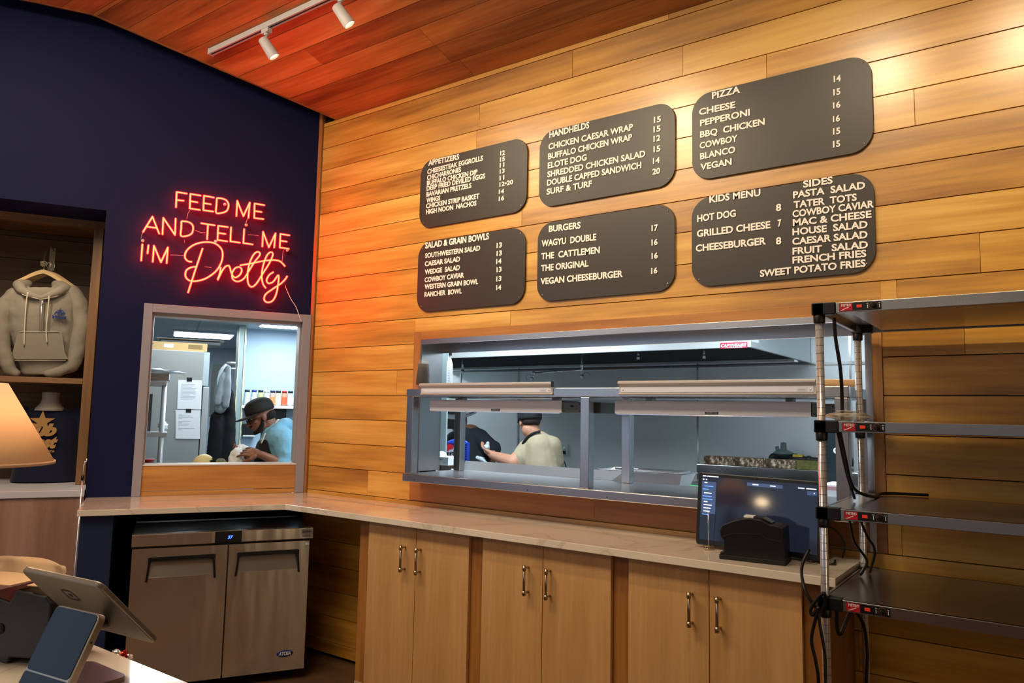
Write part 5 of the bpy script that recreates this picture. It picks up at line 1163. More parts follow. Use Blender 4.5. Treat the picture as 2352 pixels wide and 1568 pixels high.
# dispensers on the white wall
for (x0_, y0_, x1_, y1_, lab, nm) in ((558, 986, 586, 1000, 'black paper towel dispenser on the white wall, left of the cook in the blue hoodie', 'towel_dispenser'), (628, 945, 656, 975, 'black soap dispenser under the spice shelf', 'soap_dispenser')):
    A, C_ = Np(x0_, y0_-14, -3.42), Np(x1_, y1_, -3.42)
    t = thing(nm, lab, 'dispenser', ((A.x+C_.x)/2, -3.45, C_.z), FN)
    b = B(FN); b.box(C_.x, -3.498, C_.z, A.x, -3.40, A.z); b.done('dispenser_case', black, t, bevel=.006)
    b = B(FN); b.box(C_.x+.005, -3.402, C_.z-.008, A.x-.005, -3.39, C_.z+.004); b.done('dispenser_lip', white, t)
# window counter goods
t = thing('inner_counter', 'steel counter just inside the navy-wall window', 'counter', (.5, -.5, 0), FN)
b = B(FN); b.box(-.0, -.43, 1.05, 1.05, -.17, 1.09); b.done('counter_top', steel, t, bevel=.003)
for s_ in (.05, 1.0):
    for n_ in (-.40, -.22): b = B(FN); b.cyl((s_, n_, 0), (s_, n_, 1.05), .02, .02, 12); b.done('leg', steel, t)
q = Np(468, 1062, -.32)
b = B(FN); b.ell((q.x, -.32, 1.091+.069), (.069, .069, .069), None, 32, 20); tag(b.done('melon', mat('melon rind', 'd6d19a', .45, var=.12, vscale=30, bump=(60, .3, (1, 1, 1))), base=(q.x, -.32, 1.091)), 'pale round melon on the counter inside the navy-wall window', 'melon')
q = Np(507, 1060, -.30)
t = thing('pineapple', 'small green pineapple lying beside the melon', 'pineapple', (q.x, -.30, 1.091), FN)
b = B(FN); b.ell((q.x, -.30, 1.091+.054), (.045, .045, .054), None, 40, 24)
for i, v in enumerate(b.bm.verts):
    c0_ = Vector((q.x, -.30, 1.145)); d = v.co-c0_; k = 1+.07*math.sin(9*math.atan2(d.y, d.x))*math.cos(d.z*190); v.co = c0_+d*k
b.done('pineapple_fruit', mat('pineapple skin', '6a7458', .7, var=.6, vscale=60), t)
b = B(FN); rr = random.Random(2)
for k in range(18):
    a = rr.uniform(-1.2, 1.2); l = rr.uniform(.03, .06); c = Vector((q.x+.03, -.235, 1.172)); tip = c+Vector((abs(math.cos(a))*l*.8+.01, rr.uniform(-.02, .03), math.sin(a)*l*.5+.01)); m_ = (c+tip)/2+Vector((0, 0, .012)); w = Vector((0, .5, .8))*.005
    b.add([c-w, c+w, m_+w*1.4, tip, m_-w*1.4], [(0, 1, 2, 3, 4)])
b.done('leaf_crown', mat('pineapple leaves', '23371c', .6), t, solid=.001)
q = Np(337, 1062, -.3); b = B(FN); b.lathe([(.0, 0), (.04, 0), (.055, .10), (.058, .10), (.058, .108), (.0, .108)], (q.x+.01, -.3, 1.091), 24); tag(b.done('red_container', redm, base=(q.x, -.3, 1.091)), 'red plastic container at the left corner of the navy-wall window', 'container')
# ================================================================== people
skinD = mat('skin brown', '7d5440', .55, var=.08, vscale=30); skinL = mat('skin tan', 'b98468', .55, var=.08, vscale=30)
def face_head(b, c, fwd, up, r, jaw=1.0, nose=1.0):
    """head as one closed shape; fwd/up unit vectors; r half height"""
    f_ = Vector(fwd).normalized(); u_ = (Vector(up)-f_*Vector(up).dot(f_)).normalized(); s_ = u_.cross(f_)
    def P(x, y, z): return Vector(c)+s_*x*r+f_*y*r+u_*z*r          # side, forward, up
    R = Matrix((s_, f_, u_)).transposed()
    b.ell(P(0, -.12, .22), (r*.66, r*.80, r*.76), R)              # skull
    b.ell(P(0, .18, -.22), (r*.52, r*.55, r*.66), R)              # face
    b.ell(P(0, .34, -.68), (r*.32*jaw, r*.30, r*.24), R)          # chin
    b.ell(P(0, .08, -.52), (r*.50*jaw, r*.48, r*.34), R)          # jaw
    b.caps(P(0, .70, .04), P(0, .86*nose, -.24), r*.07, r*.12)    # nose
    for sx in (-1, 1):
        b.ell(P(sx*.07, .76, -.27), (r*.08, r*.09, r*.07), R)     # nostril
        b.ell(P(sx*.22, .66, .08), (r*.17, r*.09, r*.07), R)      # brow
        b.ell(P(sx*.38, .45, -.15), (r*.14, r*.15, r*.12), R)     # cheekbone
        b.ell(P(sx*.66, -.06, -.06), (r*.07, r*.15, r*.21), R)    # ear
        b.ell(P(sx*.66, -.02, -.2), (r*.06, r*.09, r*.10), R)
    b.ell(P(0, .70, -.44), (r*.20, r*.09, r*.05), R)              # lips
    b.ell(P(0, .68, -.52), (r*.17, r*.09, r*.05), R)
    return P, R
def hand(b, wrist, d, palm_n, L_=.18, curl=.9, side=1, thumb_up=True):
    """palm, four jointed fingers, thumb from the side of the palm"""
    d = Vector(d).normalized(); n = Vector(palm_n); n = (n-d*n.dot(d)).normalized(); w = d.cross(n)*side
    W = Vector(wrist); k = L_/.18
    R = Matrix((w, d, n)).transposed()
    b.caps(W, W+d*.03*k, .024*k, .026*k)
    b.ell(W+d*.052*k, (.040*k, .050*k, .018*k), R)
    for i, (o, l, r) in enumerate(((.030, .070, .0088), (.010, .078, .0090), (-.011, .073, .0088), (-.031, .058, .0078))):
        df = (d+w*o*4.5).normalized(); p = W+d*.088*k+w*o*1.12*k; a = 0; c_ = curl*(1+.12*i)
        q = [p-d*.02*k, p]
        for seg_, f in ((.42, .35), (.32, .8), (.26, 1.2)):
            aa = c_*f; v = df*math.cos(aa)+n*math.sin(aa); q.append(q[-1]+v*l*seg_*k)
        b.chain(q, [r*1.12*k, r*1.1*k, r*k, r*.92*k, r*.8*k], 10)
    p = W+d*.030*k+w*.026*k; b.chain([p, p+(d*.55+w*.75+n*.25).normalized()*.036*k, p+(d*.55+w*.75+n*.25).normalized()*.036*k+(d*.9+w*.2+n*.5).normalized()*.032*k, p+(d*.55+w*.75+n*.25).normalized()*.036*k+(d*.9+w*.2+n*.5).normalized()*.032*k+(d*.8-w*.1+n*.7).normalized()*.024*k], [.016*k, .0125*k, .0105*k, .0085*k], 10)
# ---- cook in the blue hoodie (frame N: s grows to the left of the picture, n towards the room)
nC = -.62
def c1(x, y, dn=0): p = Np(x, y, nC); return Vector((p.x, nC+dn, p.z))
t = thing('person', 'cook in light blue hoodie and black cap looking down at a cloth in his hands', 'person', (c1(640, 1060).x, nC, 0), FN)
hc = c1(598, 958)
F1 = Vector((.90, .14, -.34)).normalized(); U1 = Vector((.34, -.0, .92))
b = B(FN); P, R = face_head(b, hc, F1, U1, .118)
b.chain([hc+Vector((-.05, 0, -.03)), c1(628, 990), c1(636, 1005)], [.058, .056, .062])
# torso, hips and legs
hip = c1(650, 1100); hip.z = .98
b.chain([c1(640, 1008), c1(645, 1060), hip], [.11, .13, .14])
for sx in (-1, 1):
    b.chain([hip+Vector((0, sx*.09, -.05)), hip+Vector((.02, sx*.10, -.48)), hip+Vector((0, sx*.10, -.86))], [.095, .062, .042])
    b.caps(hip+Vector((-.02, sx*.10, -.93)), hip+Vector((.14, sx*.11, -.945)), .042, .032)
# near arm (his left): shoulder, elbow, wrist ; far arm
shN, elN, wrN = c1(648, 1010, .14), c1(650, 1066, .20), c1(592, 1040, .22)
shF, elF, wrF = c1(632, 1010, -.15), c1(605, 1068, -.16), c1(566, 1052, .02)
b.chain([shN, elN, wrN], [.055, .042, .027]); b.chain([shF, elF, wrF], [.055, .042, .027])
dN = (c1(556, 1032, .16)-wrN).normalized(); hand(b, wrN, dN, (.2, -.7, -.55), .19, .55, 1)
dF = (c1(548, 1040, .08)-wrF); dF = Vector((.7, .35, .45)).normalized(); hand(b, wrF, dF, (.4, .3, .8), .17, .7, -1)
b.done('body', skinD, t, remesh=.0042, sm=3)
hood = mat('light blue fleece', '6fa9c8', .9, bump=(5, .5, (1, 1, 1)), sheen=.2)
b = B(FN)
b.chain([c1(632, 1000), c1(640, 1022), c1(646, 1060), hip+Vector((0, 0, .06))], [.105, .145, .155, .155])
b.chain([c1(636, 1003, .09), shN, c1(650, 1040, .185), elN], [.09, .088, .075, .068]); b.caps(elN, c1(641, 1059, .21), .068, .058)
b.chain([c1(630, 1003, -.09), shF, c1(620, 1040, -.17), elF], [.09, .085, .072, .064]); b.chain([elF, wrF+(elF-wrF)*.25], [.06, .042])
# hood lying behind the neck
b.chain([c1(620, 1004, .09), c1(634, 984, .10), c1(650, 975, .06), c1(657, 976, 0), c1(650, 978, -.06), c1(632, 986, -.10), c1(616, 1004, -.08)], [.024, .036, .048, .055, .048, .036, .024])
b.done('hoodie', hood, t, remesh=.008, sm=4, disp=(.012, .06))
b = B(FN); b.chain([c1(628, 978, .055), c1(638, 968, .03), c1(640, 966, -.02)], [.012, .018, .014]); b.done('hood_lining', mat('pale lining', 'c3cdc8', .9), t, remesh=.006, sm=2)
b = B(FN)
for dn in (.05, -.02): b.tube(bez([c1(606, 994, dn+.05), c1(601, 1006, dn+.06), c1(596, 1016, dn+.06)], 5), .005, 8)
b.done('drawstrings', mat('white cord', 'd8dede', .8), t)
apm = mat('apron black', '101114', .9)
b = B(FN)
A1 = [c1(607, 1013, .06), c1(590, 1020, .05), c1(584, 1040, .04), c1(580, 1075, .03)]
vs = []; 
rows = [(1008, (612, .12), (600, .06), (596, -.03), (606, -.10)), (1020, (610, .15), (592, .07), (588, -.05), (600, -.12)), (1036, (616, .17), (587, .08), (583, -.06), (604, -.14)), (1060, (630, .175), (584, .09), (580, -.07), (610, -.16)), (1100, (632, .175), (583, .09), (580, -.07), (612, -.16)), (1180, (632, .18), (583, .09), (580, -.07), (612, -.16))]
for y, *c in rows:
    for x, dn in c: vs.append(c1(x, y, dn))
fs = [(i*4+j, i*4+j+1, (i+1)*4+j+1, (i+1)*4+j) for i in range(len(rows)-1) for j in range(3)]
b.add(vs, fs, True); b.done('apron', apm, t, solid=.006, sub=2)
b = B(FN); b.tube(bez([c1(612, 1010, .125), c1(616, 998, .12), c1(624, 986, .085)], 6), .006, 8); b.tube(bez([c1(603, 1010, -.1), c1(612, 992, -.09)], 4), .006, 8); b.done('neck_strap', apm, t)
# cap: crown and flat brim, glasses, beard, hair
capm = mat('black cap', '1b1d1e', .8)
b = B(FN); s_, f_, u_ = R.col[0], R.col[1], R.col[2]; r = .118
Rc = Matrix((s_, f_, u_)).transposed()
prof = [(1.0, .02), (1.0, .22), (.97, .42), (.86, .62), (.62, .78), (.3, .86), (.001, .88)]
b.lathe([(a*r*.80, z*r*1.06) for a, z in prof], P(0, -.10, .28), 32, Rc)
for v in b.bm.verts:
    d = v.co-P(0, -.10, .28); k = d.dot(f_); v.co += f_*k*.13
b.done('cap_crown', capm, t, bevel=0)
b = B(FN); n_ = 14; vs = []
for i in range(n_+1):
    a = -1.15+2.3*i/n_
    vs.append(P(math.sin(a)*.80, -.10+math.cos(a)*.88, .31)); vs.append(P(math.sin(a)*.74, .10+math.cos(a)*1.42, .25-.10*abs(math.sin(a))))
b.add(vs, [(2*i, 2*i+2, 2*i+3, 2*i+1) for i in range(n_)], True); b.done('cap_brim', capm, t, solid=.005)
b = B(FN); 
for sx in (-1, 1):
    b.tube([P(sx*.30+.19*math.cos(a), .80-.05*abs(math.cos(a)), -.06+.14*math.sin(a)) for a in [2*PI*k/16 for k in range(17)]], .0025, 6)
    b.tube([P(sx*.49, .74, -.02), P(sx*.66, .3, .02), P(sx*.70, -.02, .02)], .0028, 6)
b.tube([P(-.11, .82, -.03), P(.11, .82, -.03)], .0025, 6); b.done('glasses', black, t)
b = B(FN)
for sx in (-1, 1): b.ell(P(sx*.22, .645, -.05), (.013, .010, .009))
b.done('eyes', mat('eye', '2a1c16', .3), t)
beard = mat('black beard', '120e0d', .95)
b = B(FN); b.chain([P(-.58, .06, -.05), P(-.53, .14, -.42), P(-.36, .42, -.74), P(0, .58, -.80), P(.36, .42, -.74), P(.53, .14, -.42), P(.58, .06, -.05)], [r*.05, r*.13, r*.15, r*.14, r*.15, r*.13, r*.05])
b.chain([P(-.2, .72, -.36), P(0, .80, -.34), P(.2, .72, -.36)], [r*.05, r*.06, r*.05]); b.done('beard', beard, t, remesh=.006, sm=1)
b = B(FN); b.ell(P(0, -.35, .0), (r*.655, r*.60, r*.50), Rc); b.done('hair', beard, t)
# cloth in the hands
clo = mat('white cloth', 'd9dedd', .85)
tw = thing('cloth', 'crumpled white cloth hanging from the hands of the cook in blue', 'cloth', tuple(c1(545, 1050)), FN)
b = B(FN); cs = [c1(546, 1030, .10), c1(542, 1042, .12), c1(539, 1058, .12), c1(538, 1075, .12)]
b.chain(cs, [.032, .045, .05, .05]); b.chain([c1(555, 1027, .10), c1(568, 1029, .08)], [.022, .018]); b.chain([c1(550, 1045, .05), c1(550, 1066, .06)], [.03, .035]); b.done('cloth_fabric', clo, tw, remesh=.007, sm=3, disp=(.03, .05))
# ---- cook in the beige shirt (frame W), seen from behind, head turned left
Y2 = 1.60
def c2(x, y, dy=0): p = Wp(x, y, Y2); return Vector((p.x, Y2+dy, p.z))
t = thing('person', 'cook in a beige T-shirt and dark cap seen from behind, holding a wrapped item', 'person', (c2(1250, 1060).x, Y2, 0))
hc = c2(1216, 969); F2 = Vector((-.80, .56, -.12)).normalized(); U2 = Vector((-.06, .04, 1))
b = B(); P, R = face_head(b, hc, F2, U2, .118, 1.05)
b.chain([hc+Vector((.02, -.02, -.06)), c2(1228, 1000), c2(1234, 1014)], [.064, .064, .072])
hip = c2(1250, 1110); hip.z = .95
b.chain([c2(1238, 1022), c2(1242, 1065), hip], [.11, .125, .14])
for sx in (-1, 1):
    b.chain([hip+Vector((sx*.09, 0, -.05)), hip+Vector((sx*.10, .01, -.48)), hip+Vector((sx*.10, 0, -.84))], [.095, .062, .042])
    b.caps(hip+Vector((sx*.10, -.02, -.90)), hip+Vector((sx*.11, .13, -.915)), .042, .032)
shL, elL, wrL = c2(1217, 1031, -.04), c2(1203, 1060, -.14), c2(1146, 1046, -.06)
shR, elR, wrR = c2(1260, 1024, .04), c2(1256, 1080, .12), c2(1190, 1066, .22)
b.chain([shL, elL, wrL], [.062, .056, .036]); b.chain([shR, elR, wrR], [.058, .045, .029])
hand(b, wrL, (c2(1112, 1032, -.02)-wrL), (.15, .55, .75), .225, .6, 1)
b.done('body', skinL, t, remesh=.0045, sm=3)
sh = mat('beige shirt', 'a09378', .9, var=.05, vscale=8)
b = B(); b.chain([c2(1240, 1013), c2(1240, 1028), c2(1243, 1060), hip+Vector((0, 0, .05))], [.08, .125, .142, .15])
b.chain([c2(1229, 1021, -.02), shL, c2(1211, 1050, -.09), c2(1209, 1060, -.10)], [.075, .078, .072, .066]); b.chain([c2(1246, 1018), shR, c2(1262, 1060, .08)], [.08, .08, .072])
b.done('t_shirt', sh, t, remesh=.008, sm=4, disp=(.01, .09))
b = B(); b.tube(bez([c2(1250, 990, -.055), c2(1238, 995, -.085), c2(1226, 1005, -.095), c2(1217, 1018, -.10)], 6), .010, 8); b.done('apron_strap', blackM, t)
cap2 = mat('dark cap', '15181c', .8)
b = B(); s_, f_, u_ = R.col[0], R.col[1], R.col[2]; Rc = Matrix((s_, f_, u_)).transposed(); r = .118
b.lathe([(a*r*.80, z*r*1.02) for a, z in [(.97, -.16), (1.0, .0), (1.0, .22), (.97, .42), (.86, .62), (.62, .78), (.3, .86), (.001, .88)]], P(0, -.10, .28), 32, Rc)
for v in b.bm.verts:
    d = v.co-P(0, -.10, .28); v.co += f_*d.dot(f_)*.13
b.done('cap_crown', cap2, t)
b = B(); vs = []
for i in range(n_+1):
    a = -1.1+2.2*i/n_; vs.append(P(math.sin(a)*.78, -.10+math.cos(a)*.86, .28)); vs.append(P(math.sin(a)*.66, .10+math.cos(a)*1.25, .14-.14*abs(math.sin(a))))
b.add(vs, [(2*i, 2*i+2, 2*i+3, 2*i+1) for i in range(n_)], True); b.done('cap_brim', mat('blue grey brim', '39536a', .8), t, solid=.005)
b = B(); b.ell(P(0, -.27, .06), (r*.66, r*.66, r*.46), Rc); b.done('hair', mat('short dark hair', '2a201c', .95), t)
b = B()
for sx in (-1, 1): b.ell(P(sx*.22, .645, -.05), (.013, .010, .009))
b.done('eyes', mat('eye', '2a1c16', .3), t)
for i, (pts, rs, lab) in enumerate((([c2(1126, 1036, -.05), c2(1128, 1026, -.06), c2(1131, 1016, -.06)], [.018, .026, .012], 'crumpled silver wrapper held up in the hand of the beige-shirted cook'), ([c2(1100, 1050, -.02), c2(1108, 1052, -.03), c2(1122, 1060, -.03)], [.014, .02, .012], 'second pale wrapper below the hand of the beige-shirted cook'))):
    b = B(); b.chain(pts, rs, 12); tag(b.done('food_wrapper', mat('wrapper foil', 'b9c6cc', .35), base=tuple(pts[0]), remesh=.006, disp=(.02, .03)), lab, 'wrapper', None)
# ---- cook in the dark shirt, bending, mostly behind the post
Y3 = 1.95
def c3(x, y, dy=0): p = Wp(x, y, Y3); return Vector((p.x, Y3+dy, p.z))
t = thing('person', 'cook in a dark T-shirt bending forward behind the rear shelf post', 'person', (c3(1085, 1060).x, Y3, 0))
hc = c3(1052, 968); F3 = Vector((-.5, .6, -.55)).normalized(); U3 = Vector((-.3, .3, .9))
b = B(); P, R = face_head(b, hc, F3, U3, .115)
b.chain([hc, c3(1065, 990), c3(1075, 1000)], [.05, .058, .065]); hip = c3(1090, 1110); hip.z = .95
b.chain([c3(1080, 1005), c3(1088, 1060), hip], [.12, .14, .15])
for sx in (-1, 1):
    b.chain([hip+Vector((sx*.09, 0, -.05)), hip+Vector((sx*.10, .01, -.48)), hip+Vector((sx*.10, 0, -.84))], [.095, .062, .042]); b.caps(hip+Vector((sx*.10, -.02, -.90)), hip+Vector((sx*.11, .13, -.915)), .042, .032)
shR, elR, wrR = c3(1100, 1005), c3(1130, 1030, .02), c3(1122, 1062, .05)
b.chain([shR, elR, wrR], [.058, .046, .03]); hand(b, wrR, (-.2, .3, -.9), (-.6, .5, 0), .18, .6)
shL, elL, wrL = c3(1060, 1010, -.1), c3(1045, 1060, -.12), c3(1050, 1095, .0); b.chain([shL, elL, wrL], [.056, .045, .03]); hand(b, wrL, (.1, .3, -.9), (.4, .5, 0), .18, .6)
b.done('body', skinD, t, remesh=.007, sm=3)
b = B(); b.chain([c3(1072, 998), c3(1080, 1012), c3(1088, 1060), hip+Vector((0, 0, .05))], [.08, .14, .155, .15]); b.chain([c3(1082, 1000), shR, c3(1124, 1028), elR], [.085, .085, .078, .07]); b.chain([c3(1070, 1004), shL, c3(1048, 1045, -.11)], [.085, .08, .07])
b.done('t_shirt', mat('dark shirt', '1c2228', .9), t, remesh=.008, sm=4, disp=(.01, .09))
b = B(); b.ell(P(0, -.2, .16), (r*.69, r*.78, r*.66), R); b.done('hair', mat('short dark hair', '2a201c', .95), t)
# ================================================================== clothes in the niche
nH = -.55
def h(x, y, dn=0): p = Np(x, y, nH); return Vector((p.x, nH+dn, p.z))
rail = mat('cream hook metal', 'c9c2a8', .35, .4)
t = thing('wall_hook', 'cream metal wall hook on the niche boards above the hoodie', 'hook', tuple(Np(122, 600, -.92)), FN)
A = Np(122, 570, -.924); Bq = Np(122, 622, -.924); b = B(FN); b.box(A.x-.018, -.924, Bq.z, A.x+.018, -.918, A.z); b.done('hook_plate', rail, t, bevel=.001)
b = B(FN); q1 = Np(124, 577, -.92); e_ = h(99, 607, .0); b.tube(bez([(q1.x, -.918, q1.z), (q1.x+.02, -.86, q1.z+.02), (e_.x+.01, nH-.15, e_.z+.10), (e_.x, nH-.02, e_.z+.02), (e_.x, nH+.02, e_.z+.0), (e_.x+.005, nH+.05, e_.z+.006)], 6), .005, 8); b.ell((e_.x, nH+.0, e_.z), (.016, .02, .015)); b.done('hook_arm', rail, t)
for i in range(3):
    dn = -.012-.04*i
    t = thing('clothes_hanger', 'pale wooden hanger in the niche, %s' % ('front one carrying the grey hoodie', 'second one behind the hoodie', 'rearmost behind the hoodie')[i], 'hanger', tuple(h(98+6*i, 640, dn)), FN, 'wooden hangers')
    c = h(99+7*i, 630, dn); w = .155
    pts = []
    for k in range(21):
        u = -1+2*k/20; pts.append((u, .035*math.cos(u*PI/2)**1.5-.055*abs(u)**1.2))
    top = [(c.x-u*w, c.z+v) for u, v in pts]; bot = [(c.x-u*w*.98, c.z+v-.020-.008*math.cos(u*PI/2)) for u, v in reversed(pts)]
    b = B(FN); b.prism(top+bot, XZ, dn+nH-.006, dn+nH+.006); b.done('hanger_wood', mat('hanger wood', 'd8b986', .45), t, bevel=.002)
    b = B(FN); b.tube([(c.x+.016*math.sin(a), dn+nH, c.z+.072+.016*math.cos(a)) for a in [-.9*PI+1.45*PI*k/12 for k in range(13)]]+[(c.x, dn+nH, c.z+.05), (c.x, dn+nH, c.z+.03)], .0022, 6); b.done('hanger_hook', chrome, t)
# hoodie
fl = mat('grey hoodie fleece', '8b857c', .95, var=.06, vscale=12, sheen=.15)
t = thing('grey_hoodie', 'grey half-zip hoodie on a wooden hanger in the wall niche', 'hoodie', tuple(h(98, 860)), FN)
b = B(FN)
def slab(b, rows, dn, th):
    """rows: (y, xl, xr) outline in the hoodie plane turned into an inflated body"""
    n = 12; vs = []; m_ = len(rows)
    for side in (1, -1):
        for (y, xl, xr) in rows:
            for j in range(n+1):
                u = j/n; p = h(xl+(xr-xl)*u, y); bul = math.sqrt(max(0, 1-(2*u-1)**2))
                vs.append((p.x, nH+dn+side*th*(.25+.75*bul), p.z))
    fs = []; N_ = m_*(n+1)
    for s0 in (0, N_):
        for i in range(m_-1):
            for j in range(n):
                a = s0+i*(n+1)+j; fs.append((a, a+1, a+n+2, a+n+1))
    for i in range(m_-1):
        for j in (0, n): a = i*(n+1)+j; fs.append((a, a+n+1, a+n+1+N_, a+N_))
    for j in range(n):
        fs.append((j, j+1, j+1+N_, j+N_)); a = (m_-1)*(n+1)+j; fs.append((a, a+1, a+1+N_, a+N_))
    b.add(vs, fs, True)
slab(b, [(664, 30, 165), (672, 20, 178), (690, 12, 184), (720, 14, 178), (760, 22, 172), (800, 32, 164), (830, 38, 160)], .0, .07)
slab(b, [(826, 38, 160), (840, 42, 160), (855, 46, 158), (861, 52, 150)], .0, .055)
b.done('hoodie_body', fl, t, remesh=.009, sm=3, disp=(.025, .11))
b = B(FN)
b.chain([h(30, 678), h(10, 700), h(2, 740, .01), h(6, 800, .02), h(24, 850, .03), h(40, 857, .04)], [.05, .055, .052, .05, .042, .03])
b.chain([h(165, 672), h(182, 700), h(188, 745, .01), h(180, 800, .02), h(166, 842, .03), h(140, 854, .05), h(112, 858, .06)], [.05, .055, .052, .05, .045, .034, .024])
b.done('hoodie_sleeves', fl, t, remesh=.009, sm=3, disp=(.025, .11))
b = B(FN)
b.chain([h(98, 688, .075), h(75, 682, .08), h(52, 668, .06), h(44, 655, .02), h(60, 650, -.03)], [.014, .022, .030, .034, .03]); b.chain([h(98, 688, .075), h(118, 682, .08), h(140, 672, .06), h(152, 664, .02), h(138, 654, -.02), h(128, 652, -.03)], [.014, .024, .032, .036, .034, .03])
b.chain([h(66, 664, .0), h(98, 668, -.01), h(128, 662, .0)], [.014, .013, .014]); b.done('hood', fl, t, remesh=.007, sm=2)
b = B(FN); pk = [(46, 765), (146, 765), (153, 812), (160, 826), (38, 826), (34, 812)]
vs = [h(x, y, .082+.0*x) for x, y in pk]; b.add(vs, [tuple(range(6))]); b.done('kangaroo_pocket', fl, t, solid=.006, bevel=.002)
cordm = mat('hoodie cord', 'cfc7b6', .8)
b = B(FN)
b.tube(bez([h(70, 676, .098), h(66, 700, .096), h(62, 760, .095), h(61, 796, .095)], 5), .0042, 8, taper=None); b.tube(bez([h(118, 680, .098), h(115, 720, .096), h(111, 760, .095), h(113, 790, .095)], 5), .0042, 8); b.done('drawstrings', cordm, t)
b = B(FN); A, C_ = h(95, 694, .088), h(105, 764, .088); b.add([h(95, 692, .085), h(106, 692, .085), h(104, 763, .085), h(94, 763, .085)], [(0, 1, 2, 3)]); b.done('zip_tape', mat('zip tape', '6e6962', .8), t, solid=.003)
b = B(FN); b.tube([h(100, 694, .088), h(99, 762, .088)], .0025, 6); b.ell(tuple(h(102, 698, .09)), (.006, .004, .012)); b.done('zip', chrome, t)
b = B(FN); b.tube([h(50, 765, .087), h(140, 765, .089)], .0022, 5); b.tube([h(40, 829, .085), h(155, 829, .085)], .0022, 5); b.tube([h(40, 668, .05), h(60, 682, .09), h(98, 692, .098), h(130, 686, .09), h(160, 672, .05)], .0025, 5); b.done('seams', cordm, t)
def star(b, c, r, fn, w0, w1):
    b.prism([(c[0]+(r if k % 2 == 0 else r*.4)*math.sin(k*PI/5), c[1]+(r if k % 2 == 0 else r*.4)*math.cos(k*PI/5)) for k in range(10)], fn, w0, w1)
emb = mat('navy embroidery', '1b3570', .8)
b = B(FN); q = h(142, 722); star(b, (q.x, q.z+.012), .021, XZ, nH+.086, nH+.089)
text(b, 'Pub', (q.x+.035, nH+.085, q.z-.012), (-1, 0, 0), (0, 0, 1), width=.065, height=.022, ext=.003, off=.05, shear=.35); text(b, 'West', (q.x+.042, nH+.085, q.z-.038), (-1, 0, 0), (0, 0, 1), width=.080, height=.022, ext=.003, off=.05, shear=.35); b.done('chest_logo', emb, t)
# mannequin torso with navy T-shirt
nM = -.60
def k(x, y, dn=0): p = Np(x, y, nM); return Vector((p.x, nM+dn, p.z))
t = thing('mannequin', 'white neck mannequin torso on the pale niche ledge', 'mannequin', (k(112, 1100).x, nM, 1.039), FN)
b = B(FN); c = k(116, 925); zn = c.z
b.lathe([(.0, .07), (.050, .07), (.053, .065), (.050, .03), (.056, .0), (.080, -.03), (.10, -.05), (.0, -.06)], (c.x, nM, zn), 32, cap=False); b.done('neck', mat('mannequin white', 'b9b4ae', .5), t)
b = B(FN); b.cyl((c.x, nM, 1.0395), (c.x, nM, zn-.05), .05, .05, 16); b.done('stand', mat('mannequin white', 'b9b4ae', .5), t)
ts = mat('navy shirt cloth', '0a1032', .9, sheen=.1)
t = thing('navy_t_shirt', 'navy T-shirt with gold star print on the mannequin', 'T-shirt', (k(112, 1100).x, nM, 1.041), FN)
b = B(FN); Z_ = lambda z: z
rows = [(zn-.035, .085, .06), (zn-.05, .15, .075), (zn-.085, .185, .09), (zn-.15, .19, .105), (zn-.25, .175, .105), (zn-.36, .17, .10), (1.045, .19, .11)]
vs = []; n = 32
for z, a, d_ in rows:
    for j in range(n): q = 2*PI*j/n; vs.append((c.x+a*math.cos(q), nM+d_*math.sin(q), z))
fs = [(i*n+j, i*n+(j+1) % n, (i+1)*n+(j+1) % n, (i+1)*n+j) for i in range(len(rows)-1) for j in range(n)]
b.add(vs, fs, True)
b.done('shirt_body', ts, t, sub=1)
b = B(FN)
for sx in (-1, 1): b.chain([(c.x+sx*.14, nM, zn-.075), (c.x+sx*.205, nM, zn-.12), (c.x+sx*.225, nM, zn-.22)], [.05, .062, .06])
b.done('sleeves', ts, t, remesh=.01, sm=3)
b = B(FN); gold = mat('gold print', 'b28a52', .6)
bx = k(102, 980); yF = nM+.115
star(b, (bx.x, bx.z+.035), .072, XZ, yF, yF+.002)
b.done('star_print', gold, t)
b = B(FN); text(b, 'Pub', (bx.x+.105, yF+.004, bx.z-.05), (-1, 0, 0), (0, 0, 1), width=.19, height=.075, ext=.002, off=.06, shear=.35); text(b, 'West', (bx.x+.105, yF+.004, bx.z-.128), (-1, 0, 0), (0, 0, 1), width=.20, height=.075, ext=.002, off=.06, shear=.35)
text(b, 'SPRING', (bx.x+.05, yF+.004, bx.z-.158), (-1, 0, 0), (0, 0, 1), width=.13, height=.014, ext=.001, off=.04); b.done('lettering', gold, t)
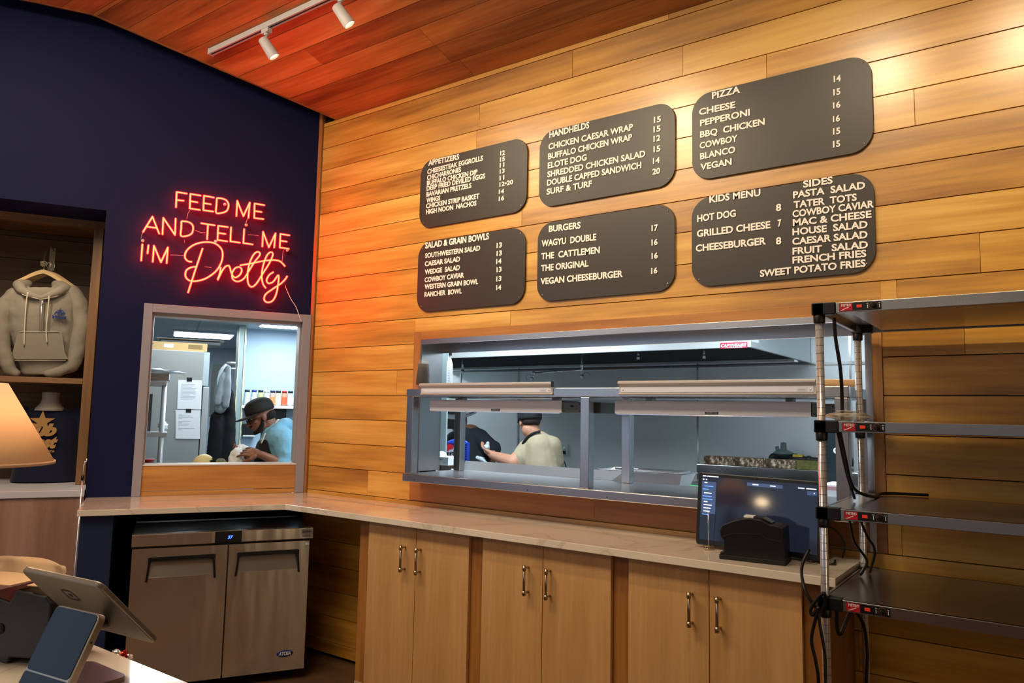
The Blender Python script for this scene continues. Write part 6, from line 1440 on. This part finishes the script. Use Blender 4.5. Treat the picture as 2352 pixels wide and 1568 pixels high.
# ================================================================== lights
w = bpy.data.worlds.new('world'); SC.world = w; w.use_nodes = True
bg = w.node_tree.nodes['Background']; bg.inputs[0].default_value = (.58, .62, .75, 1); bg.inputs[1].default_value = .15
def area(name, loc, rot, sx_, sy_, e, col):
    ld = bpy.data.lights.new(name, 'AREA'); ld.shape = 'RECTANGLE'; ld.size = sx_; ld.size_y = sy_; ld.energy = e; ld.color = col
    o = bpy.data.objects.new(name, ld); COL.objects.link(o); o.location = loc; o.rotation_euler = rot; return o
area('added_dining_fill', (1.6, -5.4, 3.7), (math.radians(38), 0, math.radians(0)), 2.4, 1.0, 26, (1, .80, .56))  # warm fill added behind the camera to lift cabinets and fridge
area('added_dining_fill', (-1.6, -5.6, 3.5), (math.radians(40), 0, math.radians(-25)), 2.0, 1.2, 14, (1, .80, .56))  # second added warm fill, from the rear left
area('shop_window_daylight', (-1.5, -6.4, 1.9), (math.radians(80), 0, math.radians(-15)), 5.0, 2.2, 24, (.55, .72, 1))
q = NF(1.75, -.12, 2.6); ld = bpy.data.lights.new('niche_lamp', 'SPOT'); ld.energy = 9; ld.color = (1, .78, .5); ld.spot_size = math.radians(100); ld.spot_blend = .8; ld.shadow_soft_size = .03
o = bpy.data.objects.new('niche_lamp', ld); COL.objects.link(o); o.location = q; d = (NF(1.55, -.62, 1.6)-q).normalized(); o.rotation_mode = 'QUATERNION'; o.rotation_quaternion = Vector((0, 0, -1)).rotation_difference(d)

tpl = thing('offscreen_pendant', 'small warm pendant lamp hanging closest to the service counter', 'pendant lamp', (1.3, -4.25, 1.55))
pc = Vector((3.086, -.211, 1.2005))+Vector((-.434, -.981, .0914))*4.1
b = B(); b.ell(tuple(pc), (.055, .055, .034)); b.done('bulb', mat('pendant glow', 'ffdf9a', .5, emit=(1, .74, .42), es=45), tpl)
b = B(); b.tube([(pc.x, pc.y, pc.z+.03), (pc.x, pc.y, 3.885)], .003, 6); b.done('suspension', black, tpl)

area('added_overhead_fill', (1.1, -2.5, 3.82), (math.radians(16), 0, 0), 2.8, .5, 88, (1, .80, .55))  # broad overhead fill added to brighten counter and cabinet fronts
for i, (x, y, z) in enumerate(((2.2, -4.9, 2.1), (3.6, -4.6, 2.15), (5.0, -4.9, 2.1))):  # row of pendants added out of view for streaks in the fridge doors
    tpl = thing('offscreen_pendant', 'added off-screen pendant lamp for steel reflections, %s' % ('nearest the navy wall', 'middle one', 'nearest the far right wall')[i], 'pendant lamp', (x, y, z))
    b = B(); b.ell((x, y, z), (.07, .07, .09)); b.done('bulb', mat('added pendant glow', 'ffdf9a', .5, emit=(1, .74, .42), es=11), tpl)
    b = B(); b.tube([(x, y, z+.08), (x, y, 3.885)], .003, 6); b.done('suspension', black, tpl)
